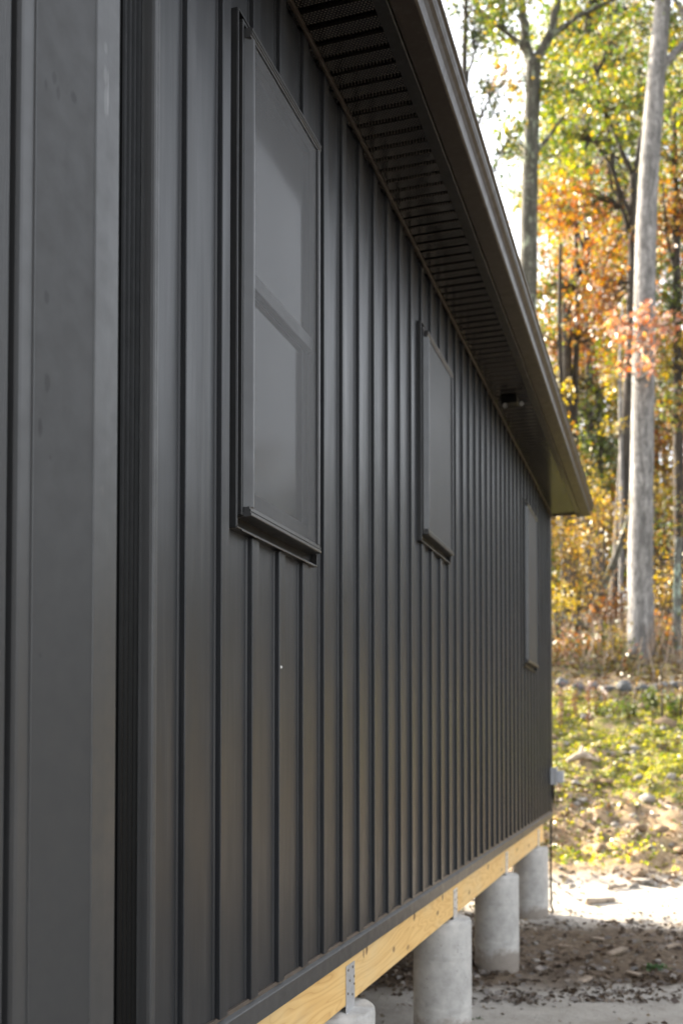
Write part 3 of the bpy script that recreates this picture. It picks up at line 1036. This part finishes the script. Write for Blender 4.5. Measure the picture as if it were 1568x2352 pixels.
# ================================================================== ROCKS, WOOD, WEEDS (things)
def rock(px, py, wpx, label, m='rock', flat=.6, group=None, cat='rock', name='rock'):
    p, d = on_ground(px, py)
    r = wpx * mpp(d) * .5
    V0, F_ = ICO2
    seed = rng.uniform(0, 50)
    V = V0.copy()
    nrm = fbm(V0[:, 0] * 1.3 + seed, V0[:, 1] * 1.3 + V0[:, 2] * 1.1 + seed) * .55 + fbm(V0[:, 0] * 4 + seed, V0[:, 2] * 4 - V0[:, 1] * 3) * .15
    V *= (1 + nrm)[:, None]
    # facet a little
    for q in range(5):
        ax = rng.normal(size=3); ax /= np.linalg.norm(ax)
        dd = V @ ax; lim = rng.uniform(.6, .85)
        V -= np.where(dd > lim, dd - lim, 0)[:, None] * ax
    V *= np.array([r, r * rng.uniform(.7, 1.0), r * flat])
    a = ALPHA + rng.uniform(-.3, .3); c, s_ = math.cos(a), math.sin(a)
    V = V @ np.array([[c, s_, 0], [-s_, c, 0], [0, 0, 1]])
    o = fast_mesh(name, V, F_, m)
    o.location = (p[0], p[1], p[2] + r * flat * (.35 if m == 'rock' else .1))
    tag(o, label, cat, group)
    return o

ROCKS = [
    (1487, 1838, 42, 'large pale boulder on the brown bank beside the leaning stick', .62),
    (1321, 1800, 24, 'pale angular stone on the bank nearest the right of the outlet box', .6),
    (1335, 1840, 36, 'flat sunlit stone half buried below the pale angular stone', .4),
    (1532, 1664, 26, 'rounded pale stone in the grass at the right edge under the saplings', .7),
    (1341, 1650, 22, 'small white stone standing behind the reddish dry weeds', .8),
    (1299, 1712, 16, 'tiny white stone in the moss just right of the house corner', .8),
    (1540, 1790, 32, 'grey-violet stone on the mossy bank above the large boulder', .6),
    (1470, 2026, 46, 'long low stone on the sand at the foot of the bank', .35),
    (1464, 1788, 20, 'small upright stone in the moss left of the grey-violet stone', .8),
    (1450, 1898, 22, 'dark-sided cobble in the leaf litter below the large boulder', .7),
    (1391, 1925, 26, 'half buried brown stone in the middle of the leaf-covered bank', .5),
    (1325, 1985, 24, 'small tan stone low on the bank near the sand', .5),
]
for (px, py, w, lab, fl_) in ROCKS:
    rock(px, py, w, lab, 'rock', fl_)

WALL = [(1288, 1573, 46), (1326, 1579, 36), (1360, 1577, 34), (1394, 1583, 36), (1431, 1579, 40), (1472, 1583, 46), (1512, 1578, 38), (1553, 1580, 44)]
LW = ['grey lichened stone of the low row, hard against the house corner', 'grey stone of the low row between the corner stone and the weed stalks',
      'grey row stone just behind the tall reddish weed', 'flat grey row stone left of the twin rounded ones', 'first of the twin rounded grey row stones',
      'biggest rounded grey row stone, below the pale oak', 'grey row stone right of the pale oak, behind the thin saplings', 'grey row stone at the right picture edge']
for (px, py, w), lab in zip(WALL, LW):
    rock(px, py, w, lab, 'old_stone', .62, 'stones of the low row at the wood edge', 'stone', 'stone')

def log(pts, wid, label, m, cat='log', name='fallen_log', lift=.0, rel=True, group=None):
    P = []
    for (px, py, Z) in pts:
        P.append(at(px, py, Z))
    b = P[0].copy()
    mb = MB()
    Q = []; Rr = []
    for i in range(len(P) - 1):
        for j in range(5):
            t = j / 5; q = P[i] * (1 - t) + P[i + 1] * t
            r = (wid[i] * (1 - t) + wid[i + 1] * t) * .5
            Q.append(q - b + rng.normal(size=3) * r * .18); Rr.append(r * rng.uniform(.9, 1.1))
    Q.append(P[-1] - b); Rr.append(wid[-1] * .5)
    mb.tube(Q, Rr, 9)
    o = mb.build(name, m, None, smooth=True)
    o.location = b
    return tag(o, label, cat, group)

log([(1255, 1412, 28), (1300, 1418, 28.3), (1340, 1440, 28.7), (1375, 1462, 29)], [.13, .13, .11, .09], 'upper bent lichen-grey fallen log in the brush behind the house corner', 'bark_lichen')
log([(1250, 1462, 27.5), (1305, 1470, 27.8), (1345, 1485, 28.2), (1385, 1505, 28.5)], [.16, .17, .15, .12], 'thick lower lichen-grey fallen log in the brush', 'bark_lichen')
log([(1262, 1500, 27), (1320, 1492, 27.2), (1365, 1498, 27.6), (1400, 1492, 28)], [.10, .11, .09, .07], 'thin dark fallen log lying under the two lichened logs', 'bark_dark')

def ground_stick(px0, py0, px1, py1, w, label, m, cat='stick', name='stick', up=.03):
    a, da = on_ground(px0, py0); b, db = on_ground(px1, py1)
    mb = MB(); L_ = b - a
    pts = []; rr = []
    for j in range(7):
        t = j / 6
        q = a + L_ * t; z = float(ground_z(q[0], q[1]))
        pts.append(np.array([q[0] - a[0], q[1] - a[1], (a[2] + L_[2] * t) - a[2] + up]) + rng.normal(size=3) * w * .12)
        rr.append(w * .5 * rng.uniform(.85, 1.1) * (1 - .3 * t))
    mb.tube(pts, rr, 7)
    o = mb.build(name, m, None, smooth=True); o.location = a
    return tag(o, label, cat)
ground_stick(1511, 1848, 1572, 1876, .07, 'pale stripped stick slanting down the bank at the right edge', 'scrap_wood')
ground_stick(1345, 2078, 1410, 2072, .07, 'dark twig lying flat on the sunlit sand', 'driftwood')
ground_stick(1395, 2045, 1440, 2040, .06, 'short dark twig at the foot of the bank on the sand', 'driftwood')

def stump(px, py, wpx):
    p, d = on_ground(px, py)
    w = wpx * mpp(d)
    mb = MB()
    mb.tube([(-w * .5, 0, .03), (-w * .15, .02, w * .22), (w * .1, 0, w * .3), (w * .5, .04, w * .1)], [.04, w * .15, w * .17, .05], 9)
    mb.tube([(0, 0, w * .15), (w * .05, .05, w * .45), (w * .12, .1, w * .62)], [w * .13, w * .09, .02], 8)
    mb.tube([(w * .1, 0, w * .2), (w * .3, -.1, w * .2), (w * .55, -.2, .03)], [w * .1, w * .07, .02], 8)
    o = mb.build('driftwood_root', 'driftwood', None, smooth=True)
    o.location = p; o.rotation_euler = (0, 0, ALPHA)
    tag(o, 'twisted grey dead root lying on the moss right of the house corner', 'dead root')
stump(1333, 1752, 62)

SCR = [(1325, 2262, 1350, 2258, 'pale wood chip on the grey sand nearest the bottom right'),
       (1285, 2180, 1312, 2178, 'light wood offcut on the dark soil right of the shaded pier'),
       (1395, 2196, 1432, 2193, 'long tan wood offcut in the middle of the dark soil'),
       (1360, 2164, 1385, 2166, 'tan wood offcut near the sunlit edge of the house shadow'),
       (1440, 2240, 1470, 2246, 'broken bark piece between the dark soil and grey sand'),
       (1525, 2180, 1556, 2174, 'bleached wood offcut by the right picture edge in the shade')]
for (a, b_, c, d, lab) in SCR:
    p, dd_ = on_ground(a, b_); q, _ = on_ground(c, d)
    mb = MB(); l = float(np.linalg.norm(q - p)); 
    mb.v = []; mb.box(0, l, -.022 - .02 * random.random(), .02, -.004, .016)
    for i in range(len(mb.v)):
        v = mb.v[i]; mb.v[i] = (v[0] + random.uniform(-.008, .008), v[1] + random.uniform(-.008, .008), v[2] + random.uniform(-.003, .003))
    o = mb.build('wood_offcut', 'scrap_wood', None, bevel=.003)
    o.location = (p[0], p[1], float(ground_z(p[0], p[1])) + .008)
    o.rotation_euler = (random.uniform(-.1, .1), 0, math.atan2(q[1] - p[1], q[0] - p[0]))
    tag(o, lab, 'wood offcut')

def seedling(px, py, s, label):
    p, d = on_ground(px, py)
    P = rng.normal(size=(140, 3)) * np.array([s, s, s * .25]) + np.array([0, 0, s * .35])
    v, f, c = leaf_geo(P, s * .8, [(.06, .17, .03), (.1, .24, .04)], .2, .6)
    o = fast_mesh('seedling', v, f, 'ground_leaf', c); o.location = p
    tag(o, label, 'seedling')
seedling(1508, 2226, .035, 'small green seedling on the shaded soil at the right')
seedling(1098, 2346, .022, 'small green seedling at the foot of the large middle pier')

def weed(px, py, hpx, label, pal='rust', stems=3, n=60, m='weed_stem', sw=.012, cat='weed', name='dry_weed', leafsize=.05, spread=.12):
    p, d = on_ground(px, py)
    h = hpx * mpp(d)
    root = empty(name, p, label, cat)
    mb = MB(); tips = []
    for k in range(stems):
        a = rng.uniform(0, 6.28); s = spread * rng.uniform(.2, 1)
        hh = h * rng.uniform(.7, 1)
        q = [(0 + .03 * math.cos(a), .03 * math.sin(a), -.03), (s * .4 * math.cos(a), s * .4 * math.sin(a), hh * .5), (s * math.cos(a + .4), s * math.sin(a + .4), hh)]
        mb.tube(q, [sw, sw * .8, sw * .35], 5)
        for t in np.linspace(.3, 1, 12):
            i = 0 if t < .5 else 1; u = (t - .5 * i) / .5
            tips.append(np.array(q[i]) * (1 - u) + np.array(q[i + 1]) * u)
    mb.build('stem', m, root, smooth=True)
    if n:
        T = np.array(tips)
        P = T[rng.integers(0, len(T), n)] + rng.normal(size=(n, 3)) * .045
        v, f, c = leaf_geo(P, leafsize, PAL[pal] if isinstance(pal, str) else pal, .3)
        fast_mesh('leaves', v, f, 'autumn_leaf', c, root)
BR = [(.16, .07, .05), (.25, .12, .08), (.32, .2, .13)]
weed(1352, 1676, 120, 'tallest reddish dry weed in front of the stone row', BR, 3, 130)
weed(1322, 1652, 80, 'short reddish dry weed left of the tallest one', BR, 3, 70)
weed(1287, 1672, 95, 'reddish dry weed closest to the house corner', BR, 3, 80)
weed(1371, 1646, 85, 'thin bare weed stalk right of the tallest reddish weed', BR, 2, 20)
weed(1388, 1622, 60, 'low thin weed stalk at the foot of the stone row', BR, 2, 25)
weed(1452, 1643, 110, 'straight dark sapling stem under the pale oak', 'golden', 1, 50, 'bark_dark', .03, 'sapling', 'sapling')
weed(1522, 1652, 120, 'dark sapling stem right of the pale oak above the green weeds', 'golden', 2, 70, 'bark_dark', .025, 'sapling', 'sapling')
weed(1560, 1655, 130, 'dark sapling stem at the right picture edge', 'golden', 2, 70, 'bark_dark', .025, 'sapling', 'sapling')
weed(1440, 1650, 40, 'bright green low plant left of the dark sapling stem', 'green', 6, 220, 'weed_stem', .006, 'plant', 'green_plant', .07, .4)
weed(1500, 1640, 62, 'leafy green plant between the dark sapling stems', 'green', 6, 300, 'weed_stem', .006, 'plant', 'green_plant', .08, .4)
weed(1545, 1646, 58, 'leafy green plant at the right edge beside the last sapling', 'green', 6, 260, 'weed_stem', .006, 'plant', 'green_plant', .08, .4)
weed(1378, 1648, 24, 'low green tuft right of the reddish weeds', 'green', 6, 120, 'weed_stem', .006, 'plant', 'green_plant', .06, .3)

# ================================================================== TREES
tree('forked_tree', 'tall grey lichened tree that forks just above the roof edge', 'tree', 30,
     [(1200, 1450), (1206, 900), (1212, 640), (1216, 400), (1222, 230), (1224, 140)], [50, 46, 42, 38, 36, 36], 'bark_grey',
     [(1150, 40, 90, 0, 'yg', 700), (1090, 10, 60, 1, 'yg', 260), (1290, 190, 70, 0, 'yg', 380), (1320, 60, 90, 1, 'yg', 620), (1210, -110, 120, 0, 'yg', 700), (1165, 300, 40, -1, 'yg', 160), (1390, -60, 100, 0, 'yg', 500), (1160, 190, 36, 0, 'golden', 110)],
     [([(1222, 160), (1206, 90), (1196, 0), (1190, -120)], [26, 22, 18, 10]), ([(1224, 150), (1256, 90), (1276, 20), (1290, -90)], [26, 22, 18, 10]),
      ([(1218, 130), (1180, 90), (1130, 50), (1080, 20)], [14, 11, 8, 4]), ([(1262, 80), (1310, 50), (1370, 15), (1440, -15)], [16, 13, 10, 6]),
      ([(1225, 360), (1262, 310), (1300, 258)], [12, 9, 4])])
tree('oak_tree', 'big pale-barked oak standing at the wood edge, the nearest large trunk', 'tree', 27,
     [(1470, 1520), (1470, 1300), (1476, 900), (1484, 500), (1500, 250), (1516, 60), (1530, -100)], [63, 56, 51, 47, 43, 39, 34], 'bark_pale',
     [(1440, -120, 110, 0, 'yg', 700), (1600, -40, 120, 0, 'yg', 700), (1660, 90, 90, 0, 'yg', 500), (1560, 60, 40, 1, 'yg', 160),
      (1420, 770, 40, -.8, 'pink', 80), (1470, 830, 44, -.9, 'pink', 95), (1500, 745, 46, -.9, 'pink', 70), (1540, 745, 34, -.6, 'pink', 45), (1450, 725, 36, -.8, 'pink', 50), (1402, 735, 26, -.6, 'pink', 30), (1440, 850, 24, -.8, 'pink', 30)],
     [([(1508, 170), (1545, 125), (1590, 80), (1660, 10)], [24, 20, 16, 8]), ([(1526, -60), (1470, -120), (1420, -180)], [18, 14, 6])],
     sides=18)
tree('dark_tree', 'dark leaning trunk just left of the pale oak with an orange crown', 'tree', 34,
     [(1412, 1420), (1424, 1200), (1440, 950), (1450, 700), (1454, 400)], [34, 30, 28, 24, 18], 'bark_dark',
     [(1330, 460, 90, 0, 'orange', 500), (1360, 430, 90, 2, 'yg', 450), (1400, 560, 90, 1, 'orange', 600), (1420, 480, 80, 2, 'mix', 450), (1320, 330, 90, 0, 'yg', 650), (1395, 250, 90, 0, 'yg', 650), (1420, 130, 80, 0, 'yg', 480), (1380, 680, 80, 1, 'rust', 500), (1410, 800, 70, 2, 'mix', 450)],
     [([(1454, 410), (1420, 330), (1380, 240), (1330, 180)], [14, 11, 8, 4]), ([(1454, 400), (1475, 300), (1492, 180), (1500, 60)], [14, 11, 8, 4]),
      ([(1448, 500), (1400, 380), (1340, 300), (1290, 270)], [11, 8, 6, 3]), ([(1452, 560), (1420, 450), (1400, 330), (1370, 170)], [10, 8, 6, 3])])
tree('maple_tree', 'slim orange maple in the middle of the wood beyond the forked tree', 'tree', 38,
     [(1322, 1420), (1318, 1000), (1325, 700), (1320, 520)], [18, 16, 12, 8], 'bark_dark',
     [(1275, 520, 80, 0, 'orange', 450), (1300, 470, 80, 2, 'yg', 450), (1340, 620, 90, 1, 'orange', 500), (1255, 650, 70, 0, 'mix', 500), (1320, 700, 90, 3, 'green', 500), (1300, 760, 100, 1, 'rust', 900), (1260, 420, 60, 0, 'yellow', 350), (1380, 760, 80, 0, 'orange', 450)])
tree('sparse_tree', 'sparse dark-leaved tree against the sky beside the gutter', 'tree', 25,
     [(1040, 1500), (1050, 800), (1062, 300), (1068, 60), (1070, -80)], [26, 22, 16, 11, 6], 'bark_dark',
     [(1090, 110, 60, 0, 'dark', 300), (1118, 215, 48, 0, 'dark', 240), (1150, 330, 36, 0, 'dark', 130), (1150, 400, 26, 0, 'green', 70), (1075, 20, 60, 0, 'dark', 240), (1130, 270, 34, 0, 'dark', 110)],
     [([(1058, 400), (1090, 300), (1125, 225), (1150, 200)], [9, 7, 5, 2]), ([(1064, 220), (1085, 130), (1110, 80)], [8, 6, 2]), ([(1052, 620), (1100, 480), (1150, 350)], [9, 6, 3])], leaf=.12)
tree('yellow_tree', 'tall yellow-green tree behind the forked tree, filling the upper wood', 'tree', 44,
     [(1350, 1430), (1352, 900), (1345, 500), (1350, 200), (1352, 0)], [20, 18, 15, 12, 8], 'bark_dark',
     [(1280, 330, 80, 0, 'yg', 600), (1350, 170, 90, 0, 'yg', 620), (1255, 220, 60, 0, 'yg', 330), (1440, 330, 80, 1, 'yg', 520), (1300, 60, 70, 0, 'yg', 300), (1540, 200, 70, 0, 'yg', 400), (1230, 480, 60, 0, 'yg', 380), (1190, 340, 44, 0, 'yg', 200), (1500, 90, 90, 2, 'green', 600), (1420, 20, 90, 2, 'yg', 600), (1330, -20, 90, 2, 'green', 500), (1250, 350, 60, 2, 'dark', 300), (1450, 180, 80, 4, 'dark', 420), (1540, 40, 90, 4, 'yg', 600), (1390, 100, 90, 5, 'yg', 600), (1560, 320, 80, 5, 'green', 500), (1300, 380, 70, 5, 'yg', 450), (1500, 250, 80, 5, 'yg', 500), (1400, 330, 90, 3, 'green', 500), (1480, 420, 80, 3, 'mix', 450), (1270, 130, 70, 3, 'yg', 380), (1310, 250, 80, 3, 'green', 420), (1180, 440, 30, 0, 'yg', 90)],
     [([(1347, 600), (1310, 480), (1280, 350)], [9, 7, 3]), ([(1349, 400), (1400, 300), (1440, 230)], [9, 7, 3])])
tree('beech_tree', 'tree with orange and yellow leaves behind the pale oak on the right', 'tree', 36,
     [(1560, 1420), (1556, 1000), (1552, 600), (1548, 300)], [24, 22, 18, 12], 'bark_dark',
     [(1535, 360, 80, 0, 'mix', 620), (1545, 250, 80, 0, 'yg', 500), (1545, 520, 80, 0, 'orange', 600), (1530, 690, 80, 0, 'green', 600), (1545, 830, 80, 0, 'yellow', 550), (1610, 440, 90, 0, 'orange', 500), (1540, 960, 80, 0, 'mix', 500), (1620, 700, 90, 0, 'mix', 500)],
     [([(1552, 640), (1530, 540), (1520, 400)], [9, 7, 3])])
tree('green_tree', 'green and yellow leafy tree in the lower middle of the wood', 'tree', 42,
     [(1382, 1420), (1378, 1150), (1372, 900)], [22, 18, 12], 'bark_dark',
     [(1330, 960, 80, 0, 'green', 600), (1390, 900, 80, 0, 'mix', 600), (1350, 1060, 80, 0, 'green', 600), (1290, 860, 70, 0, 'mix', 450), (1410, 1020, 70, 0, 'green', 450)])
tree('slender_tree', 'slender pale stem rising left of the pale oak', 'tree', 32,
     [(1424, 1400), (1426, 1100), (1422, 850), (1428, 700)], [10, 9, 7, 4], 'bark_pale',
     [(1400, 880, 40, 0, 'yellow', 90), (1420, 980, 36, 0, 'yellow', 80)], leaf=.14)
tree('slender_tree', 'slender dark stem beside the lower end of the gutter', 'tree', 36,
     [(1296, 1400), (1290, 1000), (1284, 760), (1286, 560)], [16, 14, 11, 8], 'bark_dark',
     [(1270, 780, 50, 0, 'mix', 200), (1300, 1000, 60, 0, 'mix', 240), (1285, 900, 50, 0, 'yellow', 140)])
tree('broken_trunk', 'short lichen-green broken trunk at the right edge beside the pale oak', 'dead tree', 27,
     [(1556, 1520), (1554, 1400), (1556, 1280), (1558, 1236)], [22, 19, 18, 15], 'bark_lichen', [], sides=12)
tree('leaning_trunk', 'bare dead trunk leaning right behind the golden brush', 'dead tree', 31,
     [(1352, 1430), (1392, 1330), (1420, 1260), (1462, 1130)], [17, 17, 15, 9], 'bark_grey', [])
tree('dark_trunk_tree', 'dark trunk seen just below the end of the eave', 'tree', 38,
     [(1306, 1440), (1304, 1250), (1302, 1000), (1300, 700)], [34, 32, 28, 20], 'bark_dark', [(1270, 1080, 60, 0, 'golden', 260)])

# golden understory bushes
BUSH = [(1300, 1245, 62, 29.5, 'golden', 620, 'golden bush right under the end of the eave'),
        (1372, 1205, 66, 31, 'golden', 620, 'golden-leaved bush left of the dark leaning trunk'),
        (1330, 1330, 66, 29, 'golden', 620, 'amber bush low behind the fallen logs'),
        (1392, 1395, 52, 28, 'rust', 420, 'rusty brown bush at the foot of the leaning dead trunk'),
        (1282, 1395, 46, 27.5, 'yellow', 300, 'thin yellow bush against the house corner'),
        (1532, 1330, 66, 31, 'golden', 560, 'golden bush between the pale oak and the broken trunk'),
        (1530, 1440, 52, 28.5, 'orange', 360, 'orange low bush at the foot of the broken trunk'),
        (1545, 1190, 66, 34, 'mix', 480, 'mixed green and amber bush high behind the broken trunk'),
        (1418, 1490, 44, 26.5, 'yellow', 330, 'bright yellow sprout bush left of the pale oak base'),
        (1300, 1500, 42, 26.2, 'orange', 300, 'small orange bush in front of the fallen logs'),
        (1350, 1120, 60, 36, 'yellow', 420, 'yellow bush high above the golden ones, in the middle of the wood'),
        (1500, 1120, 50, 35, 'yellow', 300, 'yellow bush close behind the right side of the pale oak'),
        (1630, 1380, 80, 30, 'golden', 400, 'golden bush just beyond the right picture edge')]
for (px, py, rp, Z, pal, n, lab) in BUSH:
    c = at(px, py, Z); r = rp * mpp(Z)
    gz = float(ground_z(c[0], c[1]))
    root = empty('bush', (c[0], c[1], gz), lab, 'bush', 'autumn bushes in the understory')
    off = np.array([c[0], c[1], gz])
    P, cc = blob_points(c, (r * 1.1, r, r), n, max(6, n // 22), .3)
    P[:, 2] = np.maximum(P[:, 2], gz + .05)
    v, f, cl = leaf_geo(P - off, .115, PAL[pal], .3)
    mb = MB()
    for t in cc[:10]:
        q = t - off; q[2] = max(q[2], .3)
        mb.tube([(rng.normal() * .08, rng.normal() * .08, -.05), (q[0] * .4, q[1] * .4, q[2] * .55), tuple(q)], [.022, .016, .006], 5)
    mb.build('stem', 'bark_dark', root, smooth=True)
    fast_mesh('leaves', v, f, 'autumn_leaf', cl, root)

# undergrowth: tangle of twigs and small leaves nobody could count
def brush():
    n = 16000
    d = rng.uniform(25, 33, n); l = rng.uniform(3.0, 14.0, n) * d / 30
    X = CAM[0] + l * R3[0] + d * F0[0]; Y = CAM[1] + l * R3[1] + d * F0[1]
    k = fbm(X * .6, Y * .6) > -.18
    X, Y = X[k], Y[k]; n = len(X)
    Z = ground_z(X, Y) + rng.gamma(1.5, .2, n)
    v, f, c = leaf_geo(np.stack([X, Y, Z], 1), .10, PAL['golden'] + PAL['rust'] + PAL['green'] * 2 + PAL['orange'][:2] + PAL['pink'][:1], .35)
    VV = [v]; FF = [f]; CC = [c]; nv = len(v)
    # thin blades for twigs
    m = 700
    d = rng.uniform(25, 32, m); l = rng.uniform(3.0, 13.0, m) * d / 30
    X = CAM[0] + l * R3[0] + d * F0[0]; Y = CAM[1] + l * R3[1] + d * F0[1]
    B = np.stack([X, Y, ground_z(X, Y) - .05], 1)
    T = B + np.stack([rng.normal(size=m) * .35, rng.normal(size=m) * .35, rng.uniform(.4, 1.5, m)], 1)
    s = np.stack([np.full(m, R3[0]), np.full(m, R3[1]), np.zeros(m)], 1) * .012
    V = np.stack([B - s, B + s, T + s * .3, T - s * .3], 1).reshape(-1, 3)
    col = np.repeat(np.array([(.16, .12, .09), (.3, .25, .2), (.1, .07, .05)])[rng.integers(0, 3, m)], 4, axis=0)
    VV.append(V); FF.append(np.arange(m * 4).reshape(m, 4) + nv); CC.append(col)
    o = fast_mesh('undergrowth', np.concatenate(VV), np.concatenate(FF), 'ground_leaf', np.concatenate(CC))
    tag(o, 'tangle of twigs and low autumn leaves along the wood edge', 'undergrowth', kind='stuff')
brush()

# far wood that reads as one mass
def far_wood():
    VV = []; FF = []; CC = []; nv = 0
    def add(c, r, pal, n, leaf):
        nonlocal nv
        p, _ = blob_points(c, (r * 1.3, r * 1.3, r), n, 24, .5)
        v, f, cl = leaf_geo(p, leaf, PAL[pal], .3)
        VV.append(v); FF.append(f + nv); CC.append(cl); nv += len(v)
    for k in range(620):
        Z = rng.uniform(46, 74)
        px = rng.uniform(1010, 1800)
        top = 560 if px > 1240 else 820
        py = rng.uniform(top, 1500)
        if k % 3 == 0 and px > 1240: py = rng.uniform(60, 640)
        r = rng.uniform(1.2, 2.4)
        pal = ['mix', 'green', 'golden', 'rust', 'green', 'orange', 'dark', 'rust', 'mix'][rng.integers(0, 9)]
        if py > 1100 and rng.random() < .6: pal = 'golden'
        if 550 < py < 800 and rng.random() < .3: pal = 'orange'
        if py < 560: pal = ['yg', 'green', 'mix', 'yg'][rng.integers(0, 4)]
        add(at(px, py, Z), r, pal, 330, .27)
    # unseen wood right of the house, added for its reflection in the siding
    for k in range(520):
        a = math.radians(rng.uniform(4, 100)); d = rng.uniform(40, 60)
        x = CAM[0] + d * math.sin(a); y = CAM[1] + d * math.cos(a)
        z0 = float(ground_z(x, y))
        z = z0 + rng.uniform(.0, 1.0) * 6.5 * (1 + .25 * math.sin(a * 9))
        dd = depth_of(x, y); lat = (x - CAM[0]) * R3[0] + (y - CAM[1]) * R3[1]
        if dd > 0 and lat / dd < .42: continue
        add(np.array([x, y, z]), rng.uniform(1.8, 3.0), ['mix', 'green', 'dark', 'rust', 'green', 'golden'][rng.integers(0, 6)], 170, .5)
    for k in range(60):
        Z = rng.uniform(46, 72); px = rng.uniform(1010, 1800)
        b = at(px, 1450, Z); gz = float(ground_z(b[0], b[1]))
        h = rng.uniform(9, 17); w = rng.uniform(.09, .2)
        for s_ in ((1, 0), (0, 1)):
            q = np.array([s_[0] * w, s_[1] * w, 0])
            B0 = np.array([b[0], b[1], gz - .3]); T0 = B0 + np.array([rng.normal() * .8, rng.normal() * .8, h])
            V = np.stack([B0 - q, B0 + q, T0 + q * .4, T0 - q * .4])
            VV.append(V); FF.append(np.arange(4).reshape(1, 4) + nv); nv += 4
            CC.append(np.tile(np.array([.09, .08, .07]) * rng.uniform(.7, 1.8), (4, 1)))
    o = fast_mesh('far_wood', np.concatenate(VV), np.concatenate(FF), 'autumn_leaf', np.concatenate(CC))
    tag(o, 'deep autumn wood on the hillside far behind the single trees', 'wood', kind='stuff')
far_wood()
